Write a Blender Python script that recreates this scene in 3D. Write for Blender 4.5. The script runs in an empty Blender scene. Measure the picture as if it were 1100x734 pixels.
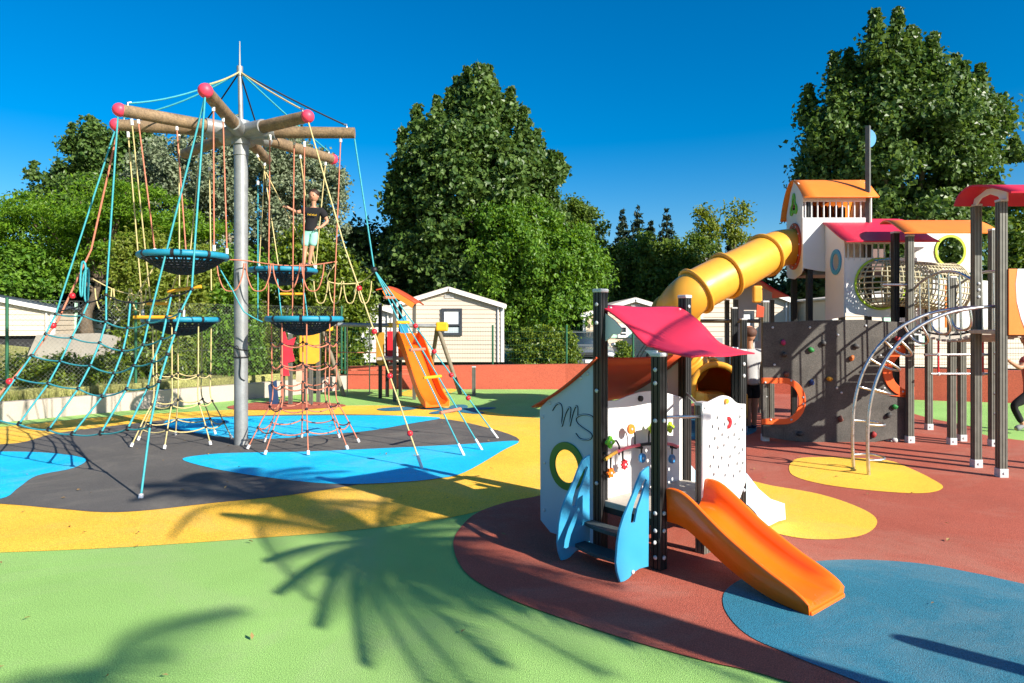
import bpy, bmesh, math, random
import numpy as np
from mathutils import Vector, Matrix, noise as mnoise
R = math.radians
rnd = random.Random(7)
scene = bpy.context.scene
C = scene.collection
F, H, HY = 740.0, 1.85, 347.0          # focal length in photo pixels, eye height, horizon row

def P(x, y, Y):                         # photo pixel at depth Y -> world point
    return Vector(((x-550)*Y/F, Y, H-(y-HY)*Y/F))
def G(x, y, z=0.0):                     # photo pixel on level z -> world point
    Y = F*(H-z)/(y-HY)
    return Vector(((x-550)*Y/F, Y, z))

# ------------------------------------------------------------------ materials
MATS = {}
def srgb(r, g, b):
    f = lambda c: (c/255/12.92) if c/255 <= .04045 else ((c/255+.055)/1.055)**2.4
    return (f(r), f(g), f(b))
def mat(name, col, rough=.55, var=.12, vs=4., grit=0., gs=300., bump=0., metal=0., spec=.4, coat=0., stain=0., dust=0.):
    if name in MATS: return MATS[name]
    m = bpy.data.materials.new(name); m.use_nodes = True
    nt = m.node_tree; N = nt.nodes; L = nt.links
    b = N['Principled BSDF']
    b.inputs['Roughness'].default_value = rough
    b.inputs['Metallic'].default_value = metal
    b.inputs['Specular IOR Level'].default_value = spec
    b.inputs['Coat Weight'].default_value = coat
    tc = N.new('ShaderNodeTexCoord')
    n1 = N.new('ShaderNodeTexNoise'); n1.inputs['Scale'].default_value = vs; n1.inputs['Detail'].default_value = 5; n1.inputs['Roughness'].default_value = .6
    L.new(tc.outputs['Object'], n1.inputs['Vector'])
    mr = N.new('ShaderNodeMapRange'); mr.inputs[1].default_value = .3; mr.inputs[2].default_value = .7
    mr.inputs[3].default_value = 1-var; mr.inputs[4].default_value = 1+var
    L.new(n1.outputs['Fac'], mr.inputs[0])
    val = mr.outputs[0]
    if grit:
        n2 = N.new('ShaderNodeTexNoise'); n2.inputs['Scale'].default_value = gs; n2.inputs['Detail'].default_value = 2
        L.new(tc.outputs['Object'], n2.inputs['Vector'])
        m2 = N.new('ShaderNodeMapRange'); m2.inputs[1].default_value = .3; m2.inputs[2].default_value = .7
        m2.inputs[3].default_value = 1-grit; m2.inputs[4].default_value = 1+grit
        L.new(n2.outputs['Fac'], m2.inputs[0])
        mu = N.new('ShaderNodeMath'); mu.operation = 'MULTIPLY'
        L.new(val, mu.inputs[0]); L.new(m2.outputs[0], mu.inputs[1]); val = mu.outputs[0]
        if bump:
            bp = N.new('ShaderNodeBump'); bp.inputs['Strength'].default_value = bump; bp.inputs['Distance'].default_value = .01
            L.new(n2.outputs['Fac'], bp.inputs['Height']); L.new(bp.outputs[0], b.inputs['Normal'])
    vm = N.new('ShaderNodeVectorMath'); vm.operation = 'SCALE'
    vm.inputs[0].default_value = col; L.new(val, vm.inputs['Scale'])
    out = vm.outputs[0]
    if stain:
        n3 = N.new('ShaderNodeTexNoise'); n3.inputs['Scale'].default_value = vs*.5; n3.inputs['Detail'].default_value = 8; n3.inputs['Roughness'].default_value = .7
        L.new(tc.outputs['Object'], n3.inputs['Vector'])
        m3 = N.new('ShaderNodeMapRange'); m3.inputs[1].default_value = .52; m3.inputs[2].default_value = .75; m3.inputs[4].default_value = stain
        L.new(n3.outputs['Fac'], m3.inputs[0])
        mx = N.new('ShaderNodeMix'); mx.data_type = 'RGBA'
        L.new(m3.outputs[0], mx.inputs[0]); L.new(out, mx.inputs[6]); mx.inputs[7].default_value = (.12, .1, .08, 1)
        out = mx.outputs[2]
    if dust:
        n5 = N.new('ShaderNodeTexNoise'); n5.inputs['Scale'].default_value = .55; n5.inputs['Detail'].default_value = 9; n5.inputs['Roughness'].default_value = .72; n5.inputs['Distortion'].default_value = 1.2
        L.new(tc.outputs['Object'], n5.inputs['Vector'])
        m5 = N.new('ShaderNodeMapRange'); m5.inputs[1].default_value = .48; m5.inputs[2].default_value = .72; m5.inputs[4].default_value = dust
        L.new(n5.outputs['Fac'], m5.inputs[0])
        mx = N.new('ShaderNodeMix'); mx.data_type = 'RGBA'
        L.new(m5.outputs[0], mx.inputs[0]); L.new(out, mx.inputs[6]); mx.inputs[7].default_value = (.48, .42, .32, 1)
        out = mx.outputs[2]
    L.new(out, b.inputs['Base Color'])
    # roughness variation
    m4 = N.new('ShaderNodeMapRange'); m4.inputs[3].default_value = max(.02, rough-.08); m4.inputs[4].default_value = min(1, rough+.1)
    L.new(n1.outputs['Fac'], m4.inputs[0]); L.new(m4.outputs[0], b.inputs['Roughness'])
    MATS[name] = m
    return m

def leafmat(name, c1, c2, trans=.35, rough=.5, spec=.35):
    if name in MATS: return MATS[name]
    m = bpy.data.materials.new(name); m.use_nodes = True
    nt = m.node_tree; N = nt.nodes; L = nt.links
    b = N['Principled BSDF']; out = N['Material Output']
    b.inputs['Roughness'].default_value = rough; b.inputs['Specular IOR Level'].default_value = spec
    g = N.new('ShaderNodeNewGeometry')
    mx = N.new('ShaderNodeMix'); mx.data_type = 'RGBA'
    mx.inputs[6].default_value = (*c1, 1); mx.inputs[7].default_value = (*c2, 1)
    L.new(g.outputs['Random Per Island'], mx.inputs[0])
    L.new(mx.outputs[2], b.inputs['Base Color'])
    t = N.new('ShaderNodeBsdfTranslucent')
    hs = N.new('ShaderNodeHueSaturation'); hs.inputs['Hue'].default_value = .48; hs.inputs['Value'].default_value = 1.5; hs.inputs['Saturation'].default_value = 1.1
    L.new(mx.outputs[2], hs.inputs['Color']); L.new(hs.outputs[0], t.inputs['Color'])
    ms = N.new('ShaderNodeMixShader'); ms.inputs[0].default_value = trans
    L.new(b.outputs[0], ms.inputs[1]); L.new(t.outputs[0], ms.inputs[2]); L.new(ms.outputs[0], out.inputs['Surface'])
    MATS[name] = m
    return m

# ------------------------------------------------------------------ object helpers
def wl(o):
    v = Vector((0, 0, 0))
    while o is not None:
        v = v + Vector(o.location); o = o.parent
    return v
def thing(name, label, cat, loc=(0, 0, 0), group=None):
    o = bpy.data.objects.new(name, None); C.objects.link(o); o.location = loc
    o.empty_display_size = .2
    o['label'] = label; o['category'] = cat
    if group: o['group'] = group
    return o
def tag(o, label, cat, group=None):
    o['label'] = label; o['category'] = cat
    if group: o['group'] = group
    return o
def struct(o): o['kind'] = 'structure'; return o

def link_mesh(name, me, mats, parent=None, loc=None):
    o = bpy.data.objects.new(name, me); C.objects.link(o)
    for m in (mats if isinstance(mats, (list, tuple)) else [mats]): me.materials.append(m)
    off = Vector((0, 0, 0))
    if parent is not None:
        o.parent = parent; off = wl(parent)
    elif loc is not None:
        o.location = loc; off = Vector(loc)
    if off.length > 0: me.transform(Matrix.Translation(-off))
    return o

class MB:
    def __init__(s): s.v = []; s.f = []; s.m = []; s.sm = []
    def add(s, vs, fs, mi=0, smooth=False):
        k = len(s.v); s.v.extend([tuple(p) for p in vs])
        for f in fs:
            s.f.append([i+k for i in f]); s.m.append(mi); s.sm.append(smooth)
        return s
    def box(s, c, size, rz=0., mi=0, bev=0., M=None):
        hx, hy, hz = size[0]/2, size[1]/2, size[2]/2
        if bev > 0:
            b = min(bev, hx*.9, hy*.9, hz*.9)
            bm = bmesh.new(); bmesh.ops.create_cube(bm, size=1)
            for v in bm.verts: v.co = Vector((v.co.x*2*hx, v.co.y*2*hy, v.co.z*2*hz))
            bmesh.ops.bevel(bm, geom=bm.edges[:], offset=b, segments=2, affect='EDGES', profile=.5)
            bm.verts.index_update()
            vs = [v.co.copy() for v in bm.verts]; fs = [[v.index for v in f.verts] for f in bm.faces]; bm.free()
        else:
            vs = [Vector((x*hx, y*hy, z*hz)) for z in (-1, 1) for y in (-1, 1) for x in (-1, 1)]
            fs = [(0, 2, 3, 1), (4, 5, 7, 6), (0, 1, 5, 4), (2, 6, 7, 3), (0, 4, 6, 2), (1, 3, 7, 5)]
        T = Matrix.Translation(Vector(c)) @ (M if M is not None else Matrix.Rotation(rz, 4, 'Z'))
        return s.add([T @ v for v in vs], fs, mi)
    def tube(s, pts, r, n=8, mi=0, cap=True, closed=False, smooth=True):
        pts = [Vector(p) for p in pts]
        k = len(pts)
        rs = r if isinstance(r, (list, tuple)) else [r]*k
        vs = []; fs = []
        up = None
        for i, p in enumerate(pts):
            if closed: d = pts[(i+1) % k]-pts[i-1]
            else: d = pts[min(i+1, k-1)]-pts[max(i-1, 0)]
            d = d.normalized() if d.length > 1e-9 else Vector((0, 0, 1))
            if up is None:
                up = Vector((0, 0, 1)) if abs(d.z) < .9 else Vector((1, 0, 0))
            x = up.cross(d)
            if x.length < 1e-4: x = Vector((0, 1, 0)).cross(d)
            x.normalize(); y = d.cross(x).normalized(); up = y
            for a in range(n):
                t = 2*math.pi*a/n
                vs.append(p+(x*math.cos(t)+y*math.sin(t))*rs[i])
        for i in range(k if closed else k-1):
            j = (i+1) % k
            for a in range(n):
                b = (a+1) % n
                fs.append((i*n+a, i*n+b, j*n+b, j*n+a))
        s.add(vs, fs, mi, smooth)
        if cap and not closed:
            s.add(vs[:n], [list(range(n))[::-1]], mi); s.add(vs[-n:], [list(range(n))], mi)
        return s
    def ball(s, c, r, mi=0, seg=10, rings=7, sc=(1, 1, 1), M=None):
        vs = []; fs = []
        c = Vector(c)
        for i in range(rings+1):
            ph = math.pi*i/rings
            for j in range(seg):
                t = 2*math.pi*j/seg
                q = Vector((math.sin(ph)*math.cos(t)*sc[0], math.sin(ph)*math.sin(t)*sc[1], math.cos(ph)*sc[2]))*r
                vs.append(c+(M @ q if M is not None else q))
        for i in range(rings):
            for j in range(seg):
                k = (j+1) % seg
                fs.append((i*seg+j, (i+1)*seg+j, (i+1)*seg+k, i*seg+k))
        return s.add(vs, fs, mi, True)
    def disc(s, c, nrm, r, t, mi=0, n=14):          # a short cylinder
        nrm = Vector(nrm).normalized(); c = Vector(c)
        return s.tube([c-nrm*t/2, c+nrm*t/2], r, n, mi, smooth=False)
    def sheet(s, rows, t, mi=0, smooth=True, flip=False):   # grid of points -> solid sheet of thickness t
        nr, nc = len(rows), len(rows[0])
        V = [[Vector(p) for p in r] for r in rows]
        nm = [[None]*nc for _ in range(nr)]
        for i in range(nr):
            for j in range(nc):
                a = V[min(i+1, nr-1)][j]-V[max(i-1, 0)][j]; b = V[i][min(j+1, nc-1)]-V[i][max(j-1, 0)]
                q = a.cross(b); nm[i][j] = q.normalized() if q.length > 1e-9 else Vector((0, 0, 1))
        sg = -1 if flip else 1
        top = [V[i][j] for i in range(nr) for j in range(nc)]
        bot = [V[i][j]-nm[i][j]*t*sg for i in range(nr) for j in range(nc)]
        n = nr*nc
        q = lambda i, j: i*nc+j
        fs = []; fe = []
        for i in range(nr-1):
            for j in range(nc-1):
                fs.append((q(i, j), q(i+1, j), q(i+1, j+1), q(i, j+1)))
                fs.append((n+q(i, j), n+q(i, j+1), n+q(i+1, j+1), n+q(i+1, j)))
        edge = [q(0, j) for j in range(nc)]+[q(i, nc-1) for i in range(1, nr)]+[q(nr-1, j) for j in range(nc-2, -1, -1)]+[q(i, 0) for i in range(nr-2, 0, -1)]
        for a, b in zip(edge, edge[1:]+edge[:1]): fe.append((a, b, n+b, n+a))
        k = len(s.v)
        s.add(top+bot, fs, mi, smooth)
        for f in fe: s.f.append([i+k for i in f]); s.m.append(mi); s.sm.append(False)
        return s
    def mesh(s, name):
        me = bpy.data.meshes.new(name); me.from_pydata(s.v, [], s.f)
        me.polygons.foreach_set('material_index', s.m); me.polygons.foreach_set('use_smooth', s.sm)
        me.update(); return me
    def build(s, name, mats, parent=None, loc=None):
        return link_mesh(name, s.mesh(name), mats, parent, loc)

def smooth_loop(pts, n=6, closed=True):      # Catmull-Rom through points (2D or 3D)
    pts = [Vector(p) for p in pts]; k = len(pts); out = []
    rng = range(k) if closed else range(k-1)
    for i in rng:
        if closed: a, b, c, d = pts[i-1], pts[i], pts[(i+1) % k], pts[(i+2) % k]
        else: a, b, c, d = pts[max(i-1, 0)], pts[i], pts[i+1], pts[min(i+2, k-1)]
        for j in range(n):
            t = j/n
            out.append(.5*((2*b)+(c-a)*t+(2*a-5*b+4*c-d)*t*t+(3*b-a-3*c+d)*t**3))
    if not closed: out.append(pts[-1])
    return out
def circ(cx, cy, rx, ry=None, n=32, a0=0, a1=360):
    ry = rx if ry is None else ry
    full = (a1-a0) >= 360
    k = n if full else n+1
    return [(cx+rx*math.cos(R(a0+(a1-a0)*i/n)), cy+ry*math.sin(R(a0+(a1-a0)*i/n))) for i in range(k)]
def panel_mesh(loops, O, X, Yv, thick, bev=.003):
    cu = bpy.data.curves.new('panel', 'CURVE'); cu.dimensions = '2D'; cu.fill_mode = 'BOTH'
    cu.extrude = max(thick/2-bev, .0005); cu.bevel_depth = bev; cu.bevel_resolution = 1; cu.offset = -bev
    for lp in loops:
        sp = cu.splines.new('POLY'); sp.points.add(len(lp)-1)
        for p, q in zip(sp.points, lp): p.co = (q[0], q[1], 0, 1)
        sp.use_cyclic_u = True
    o = bpy.data.objects.new('panel', cu); C.objects.link(o)
    dg = bpy.context.evaluated_depsgraph_get(); dg.update()
    me = bpy.data.meshes.new_from_object(o.evaluated_get(dg), depsgraph=dg)
    bpy.data.objects.remove(o); bpy.data.curves.remove(cu)
    X = Vector(X).normalized(); Yv = Vector(Yv).normalized(); Nn = X.cross(Yv)
    T = Matrix.Identity(4)
    for i in range(3): T[i][0] = X[i]; T[i][1] = Yv[i]; T[i][2] = Nn[i]; T[i][3] = O[i]
    me.transform(T); me.materials.clear()
    me.polygons.foreach_set('use_smooth', [False]*len(me.polygons))
    return me
def panel(name, m, parent, loops, O, X, Yv=(0, 0, 1), thick=.015, bev=.003):
    me = panel_mesh(loops, O, X, Yv, thick, bev); me.name = name
    return link_mesh(name, me, m, parent)
def copy_tree(o, parent=None):
    c = o.copy(); C.objects.link(c); c.parent = parent
    for ch in list(o.children): copy_tree(ch, c)
    return c
def lerp(a, b, t): return a+(b-a)*t
def sag(a, b, d, n=10):
    a, b = Vector(a), Vector(b)
    return [a.lerp(b, i/n)-Vector((0, 0, d*4*(i/n)*(1-i/n))) for i in range(n+1)]

# colour palette (real base colours)
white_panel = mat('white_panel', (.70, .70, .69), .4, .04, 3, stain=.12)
post_dark = mat('post_anodised', (.125, .124, .105), .45, .15, 8, metal=.1)
post_black = mat('post_black', (.018, .019, .02), .38, .2, 8)
cap_grey = mat('cap_grey', (.5, .52, .53), .4, .05)
steel = mat('steel', (.55, .56, .56), .28, .1, 20, metal=.9)
galv = mat('galvanised_steel', (.26, .27, .27), .5, .16, 6, grit=.08, gs=60, metal=.35)
crimson = mat('crimson_panel', (.58, .022, .058), .45, .06, 3, stain=.06)
orange_roof = mat('orange_panel', (.80, .20, .022), .45, .05, 3, stain=.06)
redbrown = mat('rust_red_panel', (.46, .06, .018), .5, .08, 3)
orange_plastic = mat('orange_plastic', (.88, .142, .006), .3, .05, 6, coat=.25, stain=.08)
yellow_plastic = mat('yellow_plastic', (.70, .335, .035), .38, .06, 4, coat=.2, stain=.08)
orange_inside = mat('orange_inside', (.75, .14, .01), .4, .05, 4)
red_plastic = mat('red_plastic', (.6, .02, .03), .35, .05)
blue_panel = mat('blue_panel', (.04, .29, .50), .35, .07, 4, stain=.12)
pale_blue = mat('pale_blue_panel', (.42, .62, .74), .4, .05, 4)
lime = mat('lime_panel', (.42, .62, .03), .4, .05)
green_panel = mat('green_panel', (.02, .17, .03), .4, .06)
black_line = mat('black_line', (.01, .01, .012), .5, .1)
black_rubber = mat('black_rubber', (.025, .028, .03), .7, .2, 20)
tread = mat('step_tread', (.05, .062, .066), .6, .2, 30, grit=.3, gs=200)
deck = mat('deck_board', (.42, .38, .32), .6, .12, 10, grit=.12, gs=150, stain=.2)
# ------------------------------------------------------------------ ground
def flat(name, m, pts, z, sm=0, holes=None):
    q = [Vector((p.x, p.y)) for p in pts]
    if sm: q = smooth_loop(q, sm)
    cu = bpy.data.curves.new('s', 'CURVE'); cu.dimensions = '2D'; cu.fill_mode = 'BOTH'
    sp = cu.splines.new('POLY'); sp.points.add(len(q)-1)
    for p, w in zip(sp.points, q): p.co = (w.x, w.y, 0, 1)
    sp.use_cyclic_u = True
    o = bpy.data.objects.new('s', cu); C.objects.link(o)
    dg = bpy.context.evaluated_depsgraph_get(); dg.update()
    me = bpy.data.meshes.new_from_object(o.evaluated_get(dg), depsgraph=dg)
    bpy.data.objects.remove(o); bpy.data.curves.remove(cu)
    me.materials.clear(); me.transform(Matrix.Translation((0, 0, z)))
    for p in me.polygons:
        if p.normal.z < 0: p.flip()
    o = link_mesh(name, me, m); return struct(o)
def rub(name, col, var=.12):
    m = mat(name, col, .85, var, .9, grit=.5, gs=150, bump=.6, spec=.25, stain=.26, dust=.20)
    nt = m.node_tree; N = nt.nodes; L = nt.links
    return m
green_r = rub('green_rubber', (.28, .49, .13))
yellow_r = rub('yellow_rubber', (.90, .50, .05))
black_r = rub('charcoal_rubber', (.105, .098, .092))
cyan_r = rub('sky_blue_rubber', (.004, .48, .78))
maroon_r = rub('brick_red_rubber', (.38, .092, .058))
blue_r = rub('slate_blue_rubber', (.026, .165, .245))
soil = mat('dry_grass_soil', (.13, .14, .05), .9, .5, .6, grit=.5, gs=30, bump=.4)
ground = MB().add([(-220, -120, -.02), (220, -120, -.02), (220, 320, -.02), (-220, 320, -.02)], [(0, 1, 2, 3)]).build('ground', soil); struct(ground)
V2 = lambda x, y: Vector((x, y, 0))
g = G
flat('green_paving', green_r, [V2(-14, -8), V2(16, -8), V2(16, 14.5), V2(10.3, 16.3), V2(5, 18.6), V2(1, 19.2), V2(-4.6, 19.2), V2(-5.2, 18.0), V2(-6.5, 16.55), V2(-9.45, 12.85), V2(-12.2, 9.4)], 0)
flat('yellow_paving', yellow_r, [V2(-12.1, 9.3), g(0, 459), g(70, 452), g(130, 447), g(200, 443), g(260, 440), g(330, 437), g(410, 436), g(490, 438), g(545, 446), g(600, 452), g(650, 462), g(672, 480), g(640, 505), g(600, 528), g(565, 536), g(500, 553), g(440, 563), g(360, 572), g(270, 579), g(200, 584), g(120, 589), g(0, 594), g(-200, 600), V2(-9, 4.2), V2(-13, 5.5)], .004, 5)
flat('charcoal_paving', black_r, [g(-140, 470), g(0, 478), g(60, 466), g(130, 457), g(200, 450), g(300, 446), g(400, 446), g(472, 450), g(520, 459), g(558, 473), g(525, 486), g(500, 497), g(440, 511), g(330, 530), g(230, 541), g(130, 551), g(60, 547), g(0, 542), g(-140, 535)], .008, 5)
flat('sky_blue_paving', cyan_r, [g(176, 455), g(195, 450.5), g(300, 447.5), g(400, 447), g(450, 448), g(473, 450), g(440, 456), g(400, 463), g(360, 467), g(295, 472), g(250, 471), g(210, 466), g(180, 459)], .012, 5)
flat('sky_blue_paving', cyan_r, [g(196, 494), g(215, 490), g(250, 487.5), g(330, 486), g(420, 482), g(500, 478), g(556, 474.5), g(540, 485), g(500, 508), g(470, 515), g(430, 519), g(380, 521), g(330, 519), g(260, 510), g(215, 501)], .012, 5)
flat('sky_blue_paving', cyan_r, [g(-120, 488), g(0, 486), g(60, 488), g(92, 494), g(78, 504), g(40, 512), g(20, 525), g(0, 537), g(-60, 538), g(-130, 520)], .012, 5)
flat('brick_red_paving', maroon_r, [g(487, 588), g(493, 570), g(512, 552), g(545, 540), g(580, 533), g(620, 520), g(650, 500), g(690, 475), g(718, 455), g(740, 435), g(790, 424), g(860, 420), g(930, 426), g(985, 446), g(1040, 458), g(1100, 474), V2(12, 8), V2(12.5, 4), V2(9, 0), V2(4, -1), V2(2.5, 2.6), g(850, 735), g(760, 712), g(680, 690), g(600, 664), g(540, 641), g(500, 616)], .008, 5)
flat('yellow_paving', yellow_r, [g(857, 493.5), g(849, 509), g(878, 520), g(936, 528), g(991, 531), g(1013, 525), g(1000, 515), g(975, 503), g(953, 495.5), g(909, 492.5)], .012, 6)
flat('yellow_paving', yellow_r, [g(795, 517), g(830, 523), g(880, 532), g(922, 546), g(942, 560), g(930, 575), g(890, 581), g(845, 577), g(800, 562), g(782, 540)], .012, 6)
flat('slate_blue_paving', blue_r, [g(777, 652), g(786, 630), g(830, 612), g(900, 603), g(980, 606), g(1050, 618), g(1100, 629), V2(4.2, 4.3), V2(4.6, 3.2), V2(3.6, 2.4), V2(2.4, 2.75), g(925, 736), g(850, 706), g(800, 682)], .012, 6)
flat('slate_blue_paving', blue_r, [g(716, 470), g(722, 456), g(745, 450), g(780, 450), g(806, 455), g(812, 464), g(790, 471), g(750, 473)], .012, 6)
flat('brick_red_paving', maroon_r, [g(246, 437), g(275, 433), g(320, 432), g(360, 434), g(370, 437), g(330, 440), g(280, 441), g(250, 440)], .012, 6)
flat('yellow_paving', yellow_r, [g(430, 424), g(445, 418), g(470, 416), g(490, 419), g(478, 424), g(452, 427)], .008, 6)
for k, a in enumerate((0, 72, 144, 216, 288)):       # blue flower inlaid in the yellow
    c = G(492, 440.5); d = Vector((math.cos(R(a+20)), math.sin(R(a+20)), 0)); e = Vector((-d.y, d.x, 0))
    flat('blue_paving', blue_r, [c+d*.1-e*.1, c+d*.35-e*.2, c+d*.75-e*.14, c+d*.85, c+d*.75+e*.14, c+d*.35+e*.2, c+d*.1+e*.1], .012+.004*(k % 2), 4)
flat('blue_paving', blue_r, [g(405, 440), g(425, 438), g(450, 438), g(440, 441), g(415, 442)], .012, 5)

# ------------------------------------------------------------------ low walls
red_wall_m = mat('red_rubber_wall', (.42, .085, .045), .85, .08, 2, grit=.4, gs=90, bump=.6)
conc = mat('concrete', (.42, .36, .30), .85, .12, 2, grit=.1, gs=60, stain=.25)
rw = MB()
A = [V2(-4.6, 19.25), V2(1.5, 19.3), V2(5, 18.8), V2(10.3, 16.5), V2(15, 14.6)]
hh = [.62, .68, .70, .73, .74]
rows = [[], [], [], []]
for i, p in enumerate(A):
    d = (A[min(i+1, 4)]-A[max(i-1, 0)]).normalized(); n = Vector((-d.y, d.x, 0))
    rows[0].append(p+Vector((0, 0, -.05))); rows[1].append(p+n*.10+Vector((0, 0, hh[i]))); rows[2].append(p+n*.42+Vector((0, 0, hh[i]))); rows[3].append(p+n*.5+Vector((0, 0, -.05)))
vs = [q for r in rows for q in r]; fs = []
for r in range(3):
    for j in range(4): fs.append((r*5+j, r*5+j+1, (r+1)*5+j+1, (r+1)*5+j))
fs += [(0, 5, 10, 15), (4, 19, 14, 9)]
rw.add(vs, fs); tag(rw.build('retaining_wall', red_wall_m), 'low brick-red rubber-faced wall along the back of the playground', 'wall')
cw = MB()
A = [V2(-12.2, 9.3), V2(-9.45, 12.85), V2(-6.5, 16.6), V2(-4.55, 19.4)]
rows = [[], [], [], []]
for i, p in enumerate(A):
    d = (A[min(i+1, 3)]-A[max(i-1, 0)]).normalized(); n = Vector((-d.y, d.x, 0))
    for r, (o, z) in enumerate(((0, -.05), (0, .37), (.2, .37), (.2, -.05))): rows[r].append(p+n*o+Vector((0, 0, z)))
vs = [q for r in rows for q in r]; fs = []
for r in range(3):
    for j in range(3): fs.append((r*4+j, r*4+j+1, (r+1)*4+j+1, (r+1)*4+j))
fs += [(0, 4, 8, 12), (3, 15, 11, 7)]
cw.add(vs, fs); tag(cw.build('concrete_wall', conc), 'low pale concrete kerb wall below the chain-link fence on the left', 'wall')

# ------------------------------------------------------------------ small toddler playhouse
def post_mb(x, y, z0, z1, s=.09, rot=0., groove=True):
    h = s/2; g_ = s*.10; d = s*.09
    if groove:
        side = [(-h, -h), (-h*.45-g_/2, -h), (-h*.45-g_/2, -h+d), (-h*.45+g_/2, -h+d), (-h*.45+g_/2, -h), (h*.45-g_/2, -h), (h*.45-g_/2, -h+d), (h*.45+g_/2, -h+d), (h*.45+g_/2, -h)]
    else: side = [(-h, -h)]
    prof = []
    for k in range(4):
        c, sn = math.cos(k*math.pi/2+rot), math.sin(k*math.pi/2+rot)
        prof += [(x+a*c-b*sn, y+a*sn+b*c) for a, b in side]
    n = len(prof); m = MB()
    vs = [(a, b, z0) for a, b in prof]+[(a, b, z1) for a, b in prof]
    m.add(vs, [(i, (i+1) % n, n+(i+1) % n, n+i) for i in range(n)]+[list(range(n))[::-1], list(range(n, 2*n))])
    return m
def post(parent, x, y, z0, z1, s=.09, rot=0., cap=True, foot=False, m=None, capm=None):
    o = post_mb(x, y, z0, z1, s, rot).build('post', m or post_dark, parent)
    if cap:
        MB().box((x, y, z1+.012), (s+.012, s+.012, .03), rot, bev=.008).build('post_cap', capm or cap_grey, o)
    if foot:
        MB().box((x, y, z0+.055), (s+.014, s+.014, .11), rot, bev=.004).disc((x-.0*s, y-s/2-.012, z0+.06), (0, 1, 0), .014, .012, n=8).build('post_foot', cap_grey, o)
    return o
def bolts(parent, pts, nrm, r=.018, m=None):
    nrm = Vector(nrm).normalized()
    Mr = nrm.to_track_quat('Z', 'Y').to_matrix()
    for p in pts:
        MB().ball(Vector(p)+nrm*.002, r, seg=8, rings=5, sc=(1, 1, .6), M=Mr).build('bolt', m or cap_grey, parent)

Cc = Vector((1.103, 5.166, 0)); u = Vector((-.65, .76, 0)); v = Vector((.76, .65, 0))
ROT = math.atan2(v.y, v.x)
def S(a, b, z=0.): return Cc+u*a+v*b+Vector((0, 0, z))
def SPa(x, y, a):                       # pixel on plane a = const -> (b, z)
    q = Cc+u*a; k = (x-550)/F
    b = (k*q.y-q.x)/(v.x-k*v.y); Y = q.y+b*v.y
    return b, H-(y-HY)*Y/F
def SPb(x, y, b):                       # pixel on plane b = const -> (a, z)
    q = Cc+v*b; k = (x-550)/F
    a = (k*q.y-q.x)/(u.x-k*u.y); Y = q.y+a*u.y
    return a, H-(y-HY)*Y/F
ph = thing('toddler_playhouse', 'small white and blue toddler playhouse with crimson sheet roof and orange slide', 'playhouse', S(.3, .5))
for a, b, z in ((0, 0, 1.60), (0, 1.1, 1.60), (.588, 0, 2.10), (.588, 1.15, 2.08)):
    o = post(ph, *S(a, b).xy, 0, z, .085, ROT, m=post_black)
    zs = {0: (.10, .30, .43, 1.12, 1.40, 1.5), .588: (.55, 1.3, 1.85, 2.0)}[a]
    if b < .1: bolts(o, [S(a, b-.0445, q) for q in zs], -v)
    else: bolts(o, [S(a-.0445, b, q) for q in zs[2:]], -u)
    bolts(o, [S(a-.0445, b, q) for q in zs[:4]] if b < .1 and a == 0 else [], -u)
o = post(ph, *S(0, .566).xy, 0, 1.19, .085, ROT, m=post_dark)
bolts(o, [S(-.0445, .566, 1.12), S(-.0445, .566, 1.05)], -u)
# platform
MB().box(S(.294, .565, .385), (1.12, .60, .05), ROT, bev=.006).build('platform', deck, ph)
MB().box(S(.294, .565, .335), (1.10, .57, .05), ROT).build('platform_frame', post_black, ph)
# wing wall with the ring window and the letters
wallL = [(.63, .02), (1.15, .02), (1.275, .10), (1.285, 1.09), (1.1, 1.235), (.9, 1.36), (.75, 1.455), (.63, 1.53)]
def wall_panel(name, b, m, hole=True):
    lp = [wallL]
    if hole: lp.append(circ(.94, .632, .19, n=40))
    return panel(name, m, ph, lp, S(0, b), u, thick=.018)
w1 = wall_panel('side_wall', -.02, mat('shade_blue_panel', (.34, .47, .58), .4, .05, 3, stain=.1))  # white wall like its twin; its bluish shade is put into the colour
panel('window_ring', green_panel, w1, [circ(.94, .632, .205, n=44), circ(.94, .632, .140, n=40)], S(0, -.037), u, thick=.016)
bolts(w1, [S(q, -.03, z) for q, z in ((1.24, 1.02), (1.22, .62), (1.22, .2), (.7, 1.43), (.78, 1.39), (1.15, 1.15))], -v, .016)
wall_panel('side_wall', 1.17, white_panel, False)
z1 = lambda x, y: (570+x*.2043, 370+y*.2043)
strokes = [[(115, 347), (132, 320), (150, 311), (163, 325), (166, 360), (163, 400), (165, 430), (172, 405), (185, 362), (200, 335), (210, 338), (207, 380), (206, 430), (214, 395), (228, 345), (240, 325), (247, 335), (246, 385)],
           [(331, 412), (330, 388), (308, 373), (268, 371), (240, 388), (246, 415), (275, 440), (308, 462), (322, 480), (314, 497), (288, 503), (258, 495), (238, 470)]]
for st in strokes:
    pts = []
    for q in st:
        a, z = SPb(*z1(*q), -.031); pts.append(Vector((a, z)))
    pts = smooth_loop(pts, 5, False)
    lt = MB()
    lt.tube([S(p.x, -.031, p.y) for p in pts], .0085, 6)
    o = lt.build('letter', black_line, w1)
    MB().tube([S(p.x, -.0375, p.y) for p in pts], .0042, 6).build('letter_fill', MATS['shade_blue_panel'], w1)
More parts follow.
